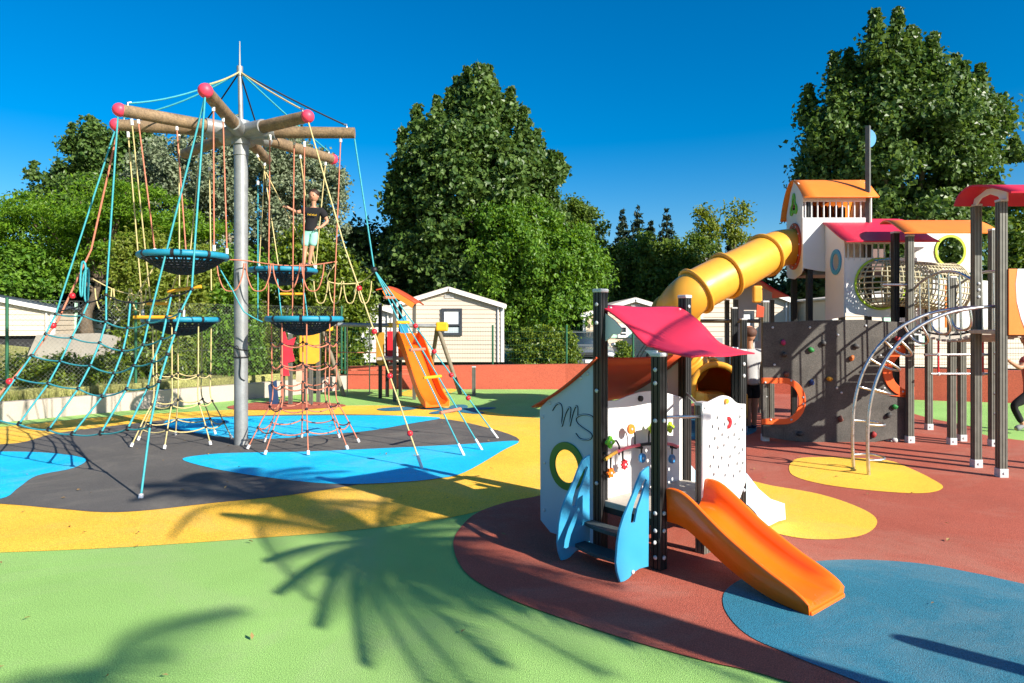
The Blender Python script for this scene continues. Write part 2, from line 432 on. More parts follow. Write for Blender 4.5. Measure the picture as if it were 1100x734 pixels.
# lean-to roof
rows = []
for i in range(9):
    t = i/8; a = lerp(.57, 1.345, t); z = lerp(1.545, 1.075, t)-.035*math.sin(math.pi*t)
    rows.append([S(a, lerp(-.07, 1.24, j/8), z+.02*abs(j/4-1)**2) for j in range(9)])
MB().sheet(rows, .012).build('lean_to_roof', redbrown, ph)
# activity panel between the two tall posts
top = [(651, 430.7), (662, 430), (676, 424.5), (692, 420.5), (708, 421), (722, 424), (735, 427)]
tp = [SPa(x, y, .588) for x, y in top]
tp = [(min(max(b, .045), 1.105), z) for b, z in tp]
ap = panel('activity_panel', white_panel, ph, [[(.045, .41)]+[tuple(q) for q in smooth_loop([Vector(p) for p in tp], 4, False)]+[(1.105, .41)]], S(.588, 0), v, thick=.018)
arch = [SPa(x, y, .51) for x, y in ((650, 494), (660, 487), (674, 481), (696, 477), (718, 477), (728, 480))]
am = smooth_loop([Vector(p) for p in arch], 5, False)
n = len(am)
cols = [yellow_plastic, mat('pink_plastic', (.65, .12, .16), .4), black_line, mat('pink_plastic', (.65, .12, .16), .4)]
for k in range(4):
    i0, i1 = int(n*k/4), min(int(n*(k+1)/4)+1, n)
    MB().tube([S(.51, p.x, p.y) for p in am[i0:i1]], .014, 8).build('arch_bar', cols[k], ap)
for x in (652, 690, 727):                # brackets that carry the arch
    b, z = SPa(x, 486 if x < 660 else 480, .51); MB().tube([S(.51, b, z-.01), S(.585, b, z-.01)], .012, 6).build('arch_bracket', black_line, ap)
def flower(px, stem, m, petals, r=.042):
    b, z = SPa(*px, .50); sb, sz = SPa(*stem, .51)
    st = MB().tube(smooth_loop([S(.51, sb, sz), S(.51, sb, lerp(sz, z, .6)), S(.505, lerp(sb, b, .3), z)], 4, False)+[S(.505, b, z)], .008, 6).build('flower_stem', black_line, ap)
    if petals: lp = [(b+r*(1+.22*math.cos(petals*t))*math.cos(t), z+r*(1+.22*math.cos(petals*t))*math.sin(t)) for t in [2*math.pi*i/48 for i in range(48)]]
    else: lp = circ(b, z, r, n=24)
    o = panel('flower', m, ap, [lp], S(.492, 0), v, thick=.022)
    bolts(o, [S(.482, b, z)], -u, .012)
flower((654.5, 475), (665, 489), mat('leaf_green_plastic', (.12, .42, .02), .4), 4)
flower((677, 461), (682, 480), orange_roof, 0)
flower((700, 460), (697, 477), lime, 4)
flower((719, 459), (716, 477), lime, 4)
flower((670, 499), (669, 483), red_plastic, 8, .036)
flower((655, 508), (656, 492), orange_plastic, 6, .036)
flower((689, 492), (689, 478), mat('mid_blue_plastic', (.03, .22, .5), .35), 0, .04)
flower((721, 493), (722, 478), MATS['mid_blue_plastic'], 0, .04)
MB().disc(S(.572, SPa(688, 428, .57)[0], 1.2), u, .025, .03).build('panel_knob', black_line, ap)
# steps: the same stringer four times, two on each side
z2 = lambda x, y: (570+x*.2043, 480+y*.2043)
so = [(641, 98), (622, 110), (602, 130), (580, 180), (560, 240), (510, 360), (488, 430), (477, 500), (470, 600), (476, 650), (485, 682), (492, 702), (512, 697), (535, 682), (560, 652), (590, 632), (637, 620)]
sl = [(619, 163), (629, 170), (612, 225), (596, 275), (580, 320), (572, 360), (567, 388), (556, 395), (545, 390), (550, 345), (566, 285), (585, 235), (604, 190)]
def strp(a, L, f):
    r = [SPa(*z2(*q), 0.) for q in L]
    r = [(f*b, max(z, .004)) for b, z in r]
    return r
for side in (0, 1):
    for a in ((-.0, .588) if side == 0 else ()):
        f = 1 if side == 0 else -1
        off = S(a, -.05 if side == 0 else 1.15+.05)
        panel('stair_side', blue_panel if side == 0 else pale_blue, ph, [strp(a, so, f), strp(a, sl, f)], off, v, thick=.02)
    for b, z in ((-.24, .105), (-.14, .255)):
        bb = b if side == 0 else 1.22-b*.8
        dpt = .13 if b < -.2 else .11
        lp = [(.012, dpt*.5), (.576, dpt*.5), (.576, -dpt*.35), (.45, -dpt*.7), (.3, -dpt*.82), (.14, -dpt*.7), (.012, -dpt*.35)]
        lp = [(x, y if side == 0 else -y) for x, y in lp]
        panel('step', tread, ph, [lp], S(0, bb-.02 if side == 0 else bb+.02, z), u, v, thick=.028)
    bs = [(-.02, .22), (-.27, .06)] if side == 0 else []
    bolts(ph, [S(-.012, b-.05, z) for b, z in bs], -u, .017)
rs_ = [(797, 503), (804, 512), (814, 525), (827, 536), (842, 541), (843, 558), (835, 560), (823, 566), (817, 560), (810, 550), (803, 543), (797, 540)]
rs_ = [SPa(x, y, .0) for x, y in rs_]
for a in (0., .588): panel('ramp_side', pale_blue, ph, [[(b, max(z, .004)) for b, z in rs_]], S(a, 0), v, thick=.02)
# dotted panel between the slide and the front post
out = [(754, 447), (754, 434), (760, 432), (768, 428), (776, 425), (784, 427), (791, 433), (800, 434), (800, 508)]
ob = [SPa(x, y, -.052) for x, y in out]
b0, b1 = ob[0][0], ob[-1][0]
ob = smooth_loop([Vector(q) for q in ob[:8]], 4, False); ob = [tuple(q) for q in ob]
lp = ob+[(b1, .50), (b1-.1, .36), (b0, .36)]
hz = [(393, 447), (436, 485), (364, 500), (401, 513), (530, 440), (501, 485), (422, 550), (378, 572), (459, 565), (495, 550), (525, 575), (433, 613), (396, 628), (500, 625), (525, 662), (370, 685), (420, 690), (470, 682), (513, 725), (460, 735), (400, 745), (530, 770), (372, 790), (440, 795), (490, 800), (468, 500), (345, 620), (350, 740), (545, 520), (545, 640), (548, 720)]
holes = []
for x, y in hz:
    b, z = SPa(700+x*.1772, 370+y*.1772, -.052)
    if b0+.03 < b < b1-.03: holes.append(circ(b, z, .0135, .018, n=12))
dp = panel('dotted_panel', white_panel, ph, [lp]+holes, S(-.052, 0), v, thick=.018)
kb, kz = SPa(781, 454, -.06)
panel('half_ring_knob', red_plastic, dp, [circ(kb, kz, .05, n=14, a0=-90, a1=90)+circ(kb, kz, .022, n=10, a0=-90, a1=90)[::-1]], S(-.068, 0), v, thick=.02)
kb, kz = SPa(779, 431, -.06)
MB().disc(S(-.068, kb, kz), u, .022, .03).build('panel_knob', yellow_plastic, dp)
bolts(dp, [S(-.062, SPa(x, y, -.06)[0], SPa(x, y, -.06)[1]) for x, y in ((757, 438), (797, 438), (797, 502))], -u, .015)
# slide
st = [0, .04, .115, .19, .285, .395, .505, .615, .72, .825, .92, .99, 1.05, 1.085]
fz = [.415, .415, .41, .385, .335, .27, .21, .16, .12, .09, .075, .068, .062, .05]
wh = [.20, .21, .21, .205, .195, .185, .175, .165, .15, .13, .105, .08, .05, .03]
c0, c1 = .045, .505
def sec(f_, w_):
    r = .03
    return [(c0-.012, f_-.05), (c0-.018, f_+w_*.55), (c0-.026, f_+w_-.012), (c0-.012, f_+w_), (c0+.006, f_+w_-.008), (c0+.02, f_+w_*.5), (c0+.032, f_+.04), (c0+.06, f_+.008), (c0+.12, f_),
            (c1-.12, f_), (c1-.06, f_+.008), (c1-.032, f_+.04), (c1-.02, f_+w_*.5), (c1-.006, f_+w_-.008), (c1+.012, f_+w_), (c1+.026, f_+w_-.012), (c1+.018, f_+w_*.55), (c1+.012, f_-.05)]
sv = smooth_loop([Vector((a, b, c)) for a, b, c in zip(st, fz, wh)], 3, False)
vs = []; m_ = 18
for q in sv:
    vs += [S(-q.x-.05, b, max(z, .012)) for b, z in sec(q.y, q.z)]
fs = []
for i in range(len(sv)-1):
    for j in range(m_):
        k = (j+1) % m_; fs.append((i*m_+j, i*m_+k, (i+1)*m_+k, (i+1)*m_+j))
sb = MB(); sb.add(vs, fs, 0, True)
sb.add(vs[:m_], [list(range(m_))]); sb.add(vs[-m_:], [list(range(m_))[::-1]])
MS = sb.build('slide', orange_plastic, ph)
MB().box(S(-1.1, .275, .02), (.47, .10, .03), ROT, bev=.008).build('slide_foot', orange_plastic, ph)
# grab bars
for p in ((S(-.02, 0, 1.145), S(-.02, .566, 1.10)), (S(.57, 1.15, 1.2), S(.02, .566, 1.17))):
    MB().tube(p, .0135, 10).build('grab_bar', steel, ph)
# crimson roof
prof = smooth_loop([Vector(p) for p in ((.63, 1.985), (.5, 1.935), (.324, 1.83), (.159, 1.695), (.05, 1.648), (-.1, 1.618), (-.26, 1.595))], 3, False)
rows = [[S(p.x, lerp(.0 if p.x > .1 else .03, lerp(.90, 1.10, (p.x+.26)/.89), j/10), p.y+.005*math.sin(j*.9)) for j in range(11)] for p in prof]
rf = MB().sheet(rows, .012, flip=True).build('roof', crimson, ph)
bolts(rf, [S(.55, .08, 1.972), S(.0, .12, 1.638), S(.0, 1.0, 1.638), S(.55, 1.02, 1.972)], (0, 0, 1), .014)
for b in (.02, 1.13):                     # white scalloped brackets under the roof
    panel('roof_bracket', white_panel, ph, [[(.55, 1.93), (.55, 1.70), (.51, 1.72), (.47, 1.76), (.43, 1.755), (.39, 1.765), (.37, 1.80), (.45, 1.87)]], S(0, b), u, thick=.015)
    panel('roof_bracket', white_panel, ph, [[(.03, 1.64), (.03, 1.56), (.12, 1.62), (.15, 1.64)]], S(0, b), u, thick=.015)
# ------------------------------------------------------------------ rope climbing tower
wood = mat('weathered_log', (.20, .135, .075), .75, .35, 7, grit=.25, gs=40, bump=.25)
teal_rope = mat('teal_rope', (.04, .30, .34), .7, .15, 30, grit=.2, gs=250)
salmon_rope = mat('salmon_rope', (.50, .17, .10), .75, .15, 30, grit=.2, gs=250)
yellow_rope = mat('straw_rope', (.52, .42, .19), .75, .15, 30, grit=.2, gs=250)
cream_rope = mat('cream_rope', (.46, .42, .28), .75, .12, 30)
dark_rope = mat('dark_rope', (.02, .022, .025), .75, .1)
knot_m = mat('knot_clamp', (.012, .012, .014), .5, .1)
pink_cap = mat('pink_cap', (.75, .05, .10), .45, .12, 20)
teal_rim = mat('teal_rim', (.012, .21, .32), .5, .1, 12)
ferrule = mat('white_ferrule', (.65, .65, .65), .4)
rt = thing('rope_climbing_tower', 'tall rope climbing tower with grey mast, log arms and teal nest seats', 'climbing tower', (-4.11, 10.45, 0))
MX, MY = -4.11, 10.45
HB = 4.745
mb = MB().tube([(MX, MY, -.1), (MX, MY, HB-.35)], .10, 20)
mb.build('mast', galv, rt)
hub = MB().tube([(MX, MY, HB-.36), (MX, MY, HB-.12)], .112, 20).tube([(MX, MY, HB-.2), (MX, MY, HB+.16)], .135, 20)
ends = [(.29, -1.88), (-1.24, -1.1), (-1.69, -.39), (1.26, -.80), (1.71, .05), (.95, 1.75), (-1.50, 1.35), (-.24, 1.78)]
E3 = []
capd = {0, 1, 2, 3, 5}
for k, (dx, dy) in enumerate(ends):
    d = Vector((dx, dy, 0)).normalized(); e = Vector((MX+dx, MY+dy, HB)); E3.append(e)
    hub.tube([(MX+d.x*.05, MY+d.y*.05, HB), (MX+d.x*.52, MY+d.y*.52, HB)], .112, 16)
    lg = MB().tube([Vector((MX, MY, HB))+d*.40, Vector((MX, MY, HB))+d*.9, e], [.09, .089, .082], 16)
    lo = lg.build('beam', wood, rt)
    if k in capd:
        MB().ball(e-d*.02, .092, seg=14, rings=10, sc=(1, 1, 1)).build('end_cap', pink_cap, lo)
    MB().tube([e-d*.12+Vector((0, 0, .08)), e-d*.12+Vector((0, 0, .12)), e-d*.16+Vector((0, 0, .13))], .016, 6).build('beam_clamp', steel, lo)
hub.build('hub', galv, rt)
MB().tube([(MX, MY, HB+.1), (MX-.02, MY, 5.72)], [.035, .032], 10).tube([(MX-.02, MY, 5.6), (MX-.02, MY, 5.74)], .045, 10).tube([(MX-.02, MY, 5.74), (MX-.02, MY, 6.12)], [.016, .008], 6).build('spire', galv, rt)
top = Vector((MX-.02, MY, 5.66))
sm = [yellow_rope, teal_rope, teal_rope, yellow_rope, dark_rope, teal_rope, dark_rope, dark_rope]
for k, e in enumerate(E3):
    d = Vector((ends[k][0], ends[k][1], 0)).normalized()
    MB().tube(sag(top, e-d*.12+Vector((0, 0, .11)), .10 if k in (1, 2) else .02, 10), .0125, 6).build('stay_rope', sm[k], rt)
def rope(name, pts, m, r=.0098, parent=None, n=6): return MB().tube(pts, r, n).build(name, m, parent or rt)
def beam_pt(k, t): return Vector((MX+ends[k][0]*t, MY+ends[k][1]*t, HB-.09))
# nests
nests = [((-4.38, 9.2, 2.74), salmon_rope), ((-5.13, 10.7, 1.90), yellow_rope), ((-3.1, 10.3, 1.91), salmon_rope), ((-3.9, 11.75, 2.74), yellow_rope)]
hang = [[(1, .55), (0, .55), (0, .8), (1, .85)], [(2, .9), (1, .9), (2, .5), (6, .7)], [], [(7, .55), (5, .6), (5, .9), (7, .9)]]
NR = .53
for (c, rm), hg in zip(nests, hang):
    c = Vector(c)
    rim = MB().tube([c+Vector((NR*math.cos(t), NR*math.sin(t), 0)) for t in [2*math.pi*i/40 for i in range(40)]], .042, 10, closed=True)
    ro = rim.build('nest_rim', teal_rim, rt)
    wraps = MB()
    for k in range(8):
        t = 2*math.pi*k/8+.2; q = c+Vector((NR*math.cos(t), NR*math.sin(t), 0)); d = Vector((-math.sin(t), math.cos(t), 0))
        wraps.tube([q-d*.02, q+d*.02], .046, 10)
    wraps.build('rim_wrap', knot_m, ro)
    nb = MB()
    dep = lambda s_: -.24*(1-s_*s_)
    for k in range(28):
        t = 2*math.pi*k/28
        nb.tube([c+Vector((NR*s_*math.cos(t+.25*(1-s_)), NR*s_*math.sin(t+.25*(1-s_)), dep(s_))) for s_ in [1, .85, .7, .55, .4, .25, .12]], .014, 4, cap=False)
        nb.tube([c+Vector((NR*s_*math.cos(t-.25*(1-s_)), NR*s_*math.sin(t-.25*(1-s_)), dep(s_))) for s_ in [1, .85, .7, .55, .4, .25, .12]], .014, 4, cap=False)
    for s_ in (.12, .2, .3, .4, .5, .6, .7, .8, .9):
        nb.tube([c+Vector((NR*s_*math.cos(2*math.pi*i/28), NR*s_*math.sin(2*math.pi*i/28), dep(s_))) for i in range(28)], .013, 4, closed=True)
    nb.build('nest_net', dark_rope, ro)
    for k, (b_, t_) in enumerate(hg):
        bp = beam_pt(b_, t_)
        best = None
        for q in range(8):
            t = 2*math.pi*q/8+.39
            p = c+Vector((NR*math.cos(t), NR*math.sin(t), .05))
            dd = (p.xy-bp.xy).length+ (0.2*abs(q-2*k))
            if best is None or dd < best[0]: best = (dd, p)
        o = rope('hanging_rope', [bp, best[1]], rm)
        MB().tube([bp, bp.lerp(best[1], .03)], .022, 8).build('ferrule', ferrule, o); MB().tube([best[1], best[1].lerp(bp, .04)], .022, 8).build('ferrule', ferrule, o)
# single ropes seen against the trees (lower end, upper end on a beam)
def free(px1, px2, Y1, Y2, m, name='hanging_rope', r=.0098):
    a, b = P(*px1, Y1), P(*px2, Y2)
    o = rope(name, [a, a.lerp(b, .5), b], m, r)
    MB().tube([a, a.lerp(b, .03)], .022, 8).build('ferrule', ferrule, o)
    return o
free((225, 180), (227, 312), 10.9, 10.6, yellow_rope)
free((277, 195), (277, 345), 12.1, 10.9, teal_rope)
free((283, 177), (300, 292), 12.1, 11.4, yellow_rope)
free((290, 145), (288, 345), 10.3, 10.3, salmon_rope)
free((327, 152), (326, 344), 9.9, 10.2, salmon_rope)
free((366, 147), (358, 345), 10.5, 10.4, salmon_rope)
free((316, 150), (314, 344), 10.6, 10.7, salmon_rope)
# rope cylinder under the right nest, ladder ropes under the left nest
def skirt(c, pegs, n, rings, m, r0=.47):
    c = Vector(c); cols = []
    for k in range(n):
        t = 2*math.pi*k/n+.35
        a = c+Vector((r0*math.cos(t), r0*math.sin(t), -.06)); pr = pegs
        b = Vector((c.x+pr*math.cos(t), c.y+pr*math.sin(t), .02))
        mid = c+Vector((r0*.98*math.cos(t), r0*.98*math.sin(t), -1.2))
        L = [a, a.lerp(mid, .33), a.lerp(mid, .66), mid, mid.lerp(b, .4), b]
        L = smooth_loop(L, 4, False); cols.append(L)
        o = rope('net_rope', L, m)
        MB().tube([b, L[-2].lerp(b, .3)], .022, 8).build('ferrule', ferrule, o)
    for h in rings:
        kn = MB(); loop = []
        for L in cols:
            q = min(range(len(L)-1), key=lambda i: abs((L[i].z+L[i+1].z)/2-h)); z0, z1_ = L[q].z, L[q+1].z
            p = L[q].lerp(L[q+1], min(max((h-z0)/(z1_-z0+1e-9), 0), 1)); loop.append(p)
        pts = []
        for i in range(n):
            a, b = loop[i], loop[(i+1) % n]; pts += sag(a, b, .055, 6)[:-1]
        ro = MB().tube(pts, .0098, 6, closed=True).build('net_ring', m, rt)
        for p in loop: MB().ball(p, .023, seg=8, rings=5).build('knot', knot_m, ro)
skirt((-3.1, 10.3, 1.91), .80, 8, (1.55, 1.22, .93, .62, .32), salmon_rope)
skirt((-5.13, 10.7, 1.90), .72, 7, (1.05, .62, .28), yellow_rope, .42)
# yellow climbing rungs below the left nests
for (x0, y0, x1, y1, Y) in ((144, 341, 188, 341, 9.6), (158, 326, 184, 326, 9.7), (180, 313, 216, 308, 9.5)):
    MB().tube([P(x0, y0, Y), P(x1, y1, Y)], .026, 8).build('rung', mat('yellow_rung', (.75, .36, .02), .5), rt)
for (x0, y0, x1, y1, Y) in ((168, 282, 144, 322, 9.5), (196, 283, 178, 325, 9.5), (152, 308, 150, 341, 9.6), (233, 283, 250, 312, 9.6), (250, 312, 262, 335, 9.9), (262, 335, 282, 346, 10)):
    rope('net_rope', sag(P(x0, y0, Y), P(x1, y1, Y), .01, 4), teal_rope if x0 > 230 else yellow_rope)
MB().tube([P(299, 316, 11.2), P(326, 316, 11.2)], .022, 8).build('rung', MATS['yellow_rung'], rt)
rope('net_rope', [P(298, 300, 11.3), P(303, 345, 10.9)], teal_rope); rope('net_rope', [P(325, 300, 11.3), P(331, 345, 10.9)], teal_rope)
# hand rope with loops
hr = [P(239, 279, 9.5), P(262, 280, 10.2), P(300, 285, 10.3), P(333, 285, 10.4), P(362, 281, 10.5)]
rope('hand_rope', smooth_loop(hr, 6, False), salmon_rope)
def loopr(xa, xb, y, dy, Y, m):
    a, b = P(xa, y, Y), P(xb, y, Y); w = abs(b.x-a.x); d = dy*Y/F
    pts = [a, a+Vector((w*.06, 0, -d*.45)), a.lerp(b, .25)+Vector((0, 0, -d*.9)), a.lerp(b, .5)+Vector((0, 0, -d)), a.lerp(b, .75)+Vector((0, 0, -d*.9)), b+Vector((-w*.06, 0, -d*.45)), b]
    rope('foot_loop', smooth_loop(pts, 4, False), m)
for xa, xb in ((233, 262), (264, 291), (293, 322), (324, 348)): loopr(xa, xb, 283, 30, 10.2, salmon_rope)
hr2 = [P(362, 281, 10.5), P(352, 302, 10.6), P(385, 304, 11.2), P(402, 292, 11)]
rope('hand_rope', smooth_loop(hr2, 6, False), yellow_rope)
for xa, xb in ((337, 352), (353, 367), (369, 383), (384, 399)): loopr(xa, xb, 302, 24, 11.0, yellow_rope)
rope('hand_rope', smooth_loop([P(100, 300, 10), P(124, 312, 10), P(150, 318, 9.8)], 6, False), yellow_rope)
for xa, xb in ((102, 120), (122, 139), (141, 157)): loopr(xa, xb, 310, 24, 9.9, yellow_rope)
# big teal net on the left
px = [[(64, 334), (95, 325), (114, 317), (140, 325), (162, 323), (184, 318), (206, 311)],
      [(60, 337.6), (89, 339), (114, 346), (137.5, 352.7), (159.5, 347), (179, 341), (194, 335)],
      [(49, 359), (77, 363), (107, 368.5), (132, 377), (154, 371), (174, 364), (188, 358)],
      [(34, 382), (65, 388), (97, 393), (122.6, 401), (144, 393), (164, 389), (180, 381)],
      [(17, 406), (52, 412), (84, 417.6), (110, 426), (136, 418), (159, 416), (171, 410)],
      [(-12, 447), (20, 456), (52, 462), (77.6, 466.6), (108, 466), (137, 461), (161, 458)]]
def netY(i, j): return lerp(lerp(9.9, 8.35, i/6), lerp(9.3, 7.65, i/6), j/5)
ND = [[P(px[j][i][0], px[j][i][1], netY(i, j)) for i in range(7)] for j in range(6)]
net = MB()
up = {0: 2, 2: 1, 4: 0, 6: 0}
for i in range(7):
    L = [ND[j][i] for j in range(6)]
    if i == 6: L.append(P(151, 536, 7.24))
    if i == 0: L.append(G(-70, 505))
    if i in up:
        e = E3[up[i]]+Vector((0, 0, -.09)); L = [e]+L[(1 if i in (0, 4) else 0):]
        net_r = .017
    o = rope('net_rope', L, teal_rope, .0125)
    MB().tube([L[-1], L[-1].lerp(L[-2], .06)], .026, 8).build('ferrule', ferrule if i == 6 else knot_m, o)
for j in range(6):
    pts = []
    for i in range(6): pts += sag(ND[j][i], ND[j][i+1], .022, 6)[:-1]
    pts.append(ND[j][6])
    o = rope('net_rope', pts, teal_rope if j else dark_rope, .0105)
    kn = MB()
    for i in range(7): MB().ball(ND[j][i], .026, seg=8, rings=6).build('knot', knot_m, o)
MB().tube(smooth_loop([P(86, 310, 9.9), P(88, 283, 9.9), P(92, 287, 9.9), P(91, 318, 9.9), P(94, 322, 9.9), P(95, 290, 9.9), P(90, 295, 9.9), P(88, 318, 9.9)], 5), .014, 6, closed=True).build('rope_coil', teal_rope, rt)
o = rope('guy_rope', [E3[2]+Vector((0.04, 0, -.09)), P(98, 268, 10.2), P(62, 345, 9.9), P(30, 388, 9.6), P(-40, 470, 9.2)], salmon_rope, .014)
kn = MB()
for x, y, Y in ((78, 318, 10), (57, 350, 9.85), (10, 410, 9.4)): MB().ball(P(x, y, Y), .045, seg=8, rings=6).build('clamp', red_plastic, o)
# ladder ropes on the right
J = P(402, 290, 10.4)
eR = E3[4]+Vector((0, 0, -.09))
pegs = [G(534.6, 471), G(518, 484), G(498.5, 490), G(453.6, 504)]
o = rope('guy_rope', [eR, J], teal_rope, .0125)
MB().ball(J, .05, seg=8, rings=6).build('knot', knot_m, o)
for k in range(3):
    o = rope('guy_rope', [J, pegs[k]], teal_rope, .011)
    MB().tube([pegs[k], pegs[k].lerp(J, .06)], .02, 8).build('ferrule', ferrule, o)
    kn = MB()
    if k == 0:
        for t in (.32, .47, .61, .75): MB().ball(J.lerp(pegs[0], t), .04, seg=8, rings=6).build('clamp', red_plastic, o)
for k, t in enumerate((.16, .3, .45, .6, .78)):
    a, b = J.lerp(pegs[2], t), J.lerp(pegs[1], t)
    d = (b-a).normalized()
    MB().tube([a-d*.07, b+d*.07], .024, 8).build('rung', salmon_rope if k % 2 == 0 else MATS['yellow_rung'], rt)
e4 = E3[3]+Vector((0, 0, -.09))
L = [e4, P(370, 265, 9.4), pegs[3]]
o = rope('guy_rope', L, yellow_rope, .011)
kn = MB()
for t in (.2, .4, .6, .85): MB().ball(L[1].lerp(L[2], t), .04, seg=8, rings=6).build('clamp', red_plastic, o)
MB().tube([pegs[3], pegs[3].lerp(L[1], .06)], .02, 8).build('ferrule', ferrule, o)
cb = MB().tube([(MX+.108*math.cos(t), MY+.108*math.sin(t), 1.55-.02*t) for t in [i*.3 for i in range(22)]], .008, 5)
cb.tube(smooth_loop([(MX-.02, MY-.112, 1.33), (MX-.06, MY-.13, 1.45), (MX+.0, MY-.13, 1.5), (MX+.04, MY-.12, 1.3), (MX+.03, MY-.115, 1.05), (MX+.09, MY-.08, .98)], 5, False), .008, 5)
cb.tube([(MX+.108*math.cos(t), MY+.108*math.sin(t), 1.33) for t in [i*.3 for i in range(22)]], .011, 5)
cb.build('cable', black_line, rt)
# ------------------------------------------------------------------ large play tower on the right
pt = thing('play_tower', 'large white play tower with orange and red curved roofs, yellow tube slide and climbing wall', 'play tower', (5.3, 10.7, 0))
def bpost(X, Y, top, m=None, foot=True, z0=0, cap=True): return post(pt, X, Y, z0, top, .09, 0, cap, foot, m)
wall_gr = mat('climbing_wall_board', (.078, .073, .065), .8, .3, 3, grit=.3, gs=80, bump=.3, stain=.15)
for X, Y, t in ((5.86, 8.25, 3.30), (5.93, 8.80, 3.34), (7.05, 8.25, 3.3), (7.1, 8.8, 3.34), (6.67, 10.45, 2.53), (7.19, 10.3, 3.23), (6.12, 10.60, 3.18), (3.96, 10.78, 2.17), (7.02, 10.75, 1.7)):
    o = bpost(X, Y, t)
    if (X, Y) == (5.93, 8.80): bolts(o, [(X, Y-.0455, z) for z in (2.35, 2.27, 2.18)], (0, -1, 0), .022)
    if (X, Y) == (7.19, 10.3): bolts(o, [(X, Y-.0455, z) for z in (.5, .8, 1.1, 1.4)], (0, -1, 0), .02)
    if (X, Y) == (3.96, 10.78): bolts(o, [(X-.0, Y-.0455, z) for z in (.3, .7, 1.05, 1.35, 1.65)], (0, -1, 0), .018)
for X, Y, t in ((5.99, 10.77, 3.25), (5.20, 12.05, 4.0), (5.30, 12.95, 4.0), (6.2, 12.95, 4.0), (7.2, 11.9, 3.2), (6.15, 11.9, 3.2), (3.93, 12.2, 2.1), (3.9, 11.6, 1.9), (5.9, 10.75, 1.6)):
    bpost(X, Y, t, m=post_black if X < 6.17 else None)
MB().tube([(6.2, 12.0, 0), (6.2, 12.0, 5.28)], .05, 4, smooth=False).build('mast', post_dark, pt)
def ppanel(name, m, pxl, Y, holes=(), thick=.02, par=None, sm=0, bev=.003):
    q = [P(x, y, Y) for x, y in pxl]; lp = [Vector((p.x, p.z)) for p in q]
    if sm: lp = smooth_loop(lp, sm)
    hl = []
    for h in holes:
        hq = [P(x, y, Y) for x, y in h]; hl.append([(p.x, p.z) for p in hq])
    return panel(name, m, par or pt, [[tuple(p) for p in lp]]+hl, (0, Y, 0), (1, 0, 0), thick=thick, bev=bev)
pf = ppanel('mast_flag', mat('flag_blue', (.05, .28, .55), .4), [(933, 139)]+[(933+8*math.cos(R(a)), 149+10*math.sin(R(a))) for a in range(-80, 81, 20)]+[(933, 159)], 12.0)
# upper tower
YF, YB = 12.0, 12.95
ppanel('front_panel', white_panel, [(862, 234), (934, 234), (934, 289), (921, 291.5), (900, 292.5), (880, 291.5), (862, 288)], YF)
ppanel('front_rail', white_panel, [(862, 211), (934, 211), (934, 217), (862, 217)], YF)
for k in range(11):
    x = 865+k*6.6; a = P(x, 216.5, YF); b = P(x, 234.5, YF)
    MB().tube([a, b], .014, 8).build('baluster', white_panel, pt)
bk = mat('maroon_board', (.11, .025, .018), .6, .15, 4)
bw = MB()
for k in range(9):
    X0 = 5.25+k*.105; bw.box((X0, YB, 3.55), (.075, .03, 1.0), mi=0)
bw.build('back_slats', bk, pt)
MB().box((5.75, YB, 3.0), (1.0, .02, .6)).build('back_panel', white_panel, pt)
MB().box((5.68, 12.47, 2.72), (1.02, .9, .06)).build('tower_floor', post_dark, pt)
# left gable wall (plane through the front-left and back-left corners)
Lx0, Lx1 = P(862.5, 262, YF).x, P(845.5, 262, YB).x
Ld = Vector((Lx1-Lx0, YB-YF, 0)); Ll = Ld.length; Ld.normalize()
gz = [(0, 2.76), (.12, 2.70), (Ll*.5, 2.64), (Ll-.12, 2.68), (Ll, 2.76), (Ll, 3.86), (Ll*.75, 4.24), (Ll*.5, 4.44), (Ll*.25, 4.33), (0, 4.03)]
tref = []
for t in [2*math.pi*i/36 for i in range(36)]:
    r_ = .13*(1+.35*math.cos(3*t)); tref.append((Ll*.5+r_*math.sin(t), 3.96+r_*math.cos(t)))
lw = panel('left_wall', white_panel, pt, [gz, tref, circ(Ll*.48, 3.23, .30, n=30)], (Lx0, YF, 0), Ld, thick=.02)
tr2 = [(Ll*.5+(x-Ll*.5)*1.35, 3.96+(z-3.96)*1.35) for x, z in tref]
panel('trefoil_window', mat('leaf_green_plastic', (.12, .42, .02), .4), lw, [tr2, [(Ll*.5+(x-Ll*.5)*.75, 3.96+(z-3.96)*.75) for x, z in tref]], (Lx0-.02, YF, 0), Ld, thick=.02)
panel('slide_collar', redbrown, lw, [circ(Ll*.48, 3.23, .42, n=40), circ(Ll*.48, 3.23, .335, n=36)], (Lx0-.025, YF, 0), Ld, thick=.03)
bolts(lw, [Vector((Lx0-.045, YF, 0))+Ld*(Ll*.48+.38*math.cos(R(a)))+Vector((0, 0, 3.23+.38*math.sin(R(a)))) for a in range(0, 360, 30)], (-1, 0, 0), .016)
panel('right_wall', white_panel, pt, [[(x, z) for x, z in gz]], (6.26, YF, 0), Ld, thick=.02)
def arched_roof(name, m, prof, x0, x1, t=.02, skew=0.):
    pr = smooth_loop([Vector(p) for p in prof], 4, False)
    rows = [[(lerp(x0, x1, j/6)+skew*(p.x-prof[0][0]), p.x, p.y) for j in range(7)] for p in pr]
    return MB().sheet(rows, t, flip=True).build(name, m, pt)
arched_roof('roof', orange_roof, [(11.84, 4.02), (12.0, 4.14), (12.25, 4.33), (12.5, 4.44), (12.75, 4.34), (12.98, 4.08), (13.12, 3.78)], 5.03, 6.32, skew=.06)
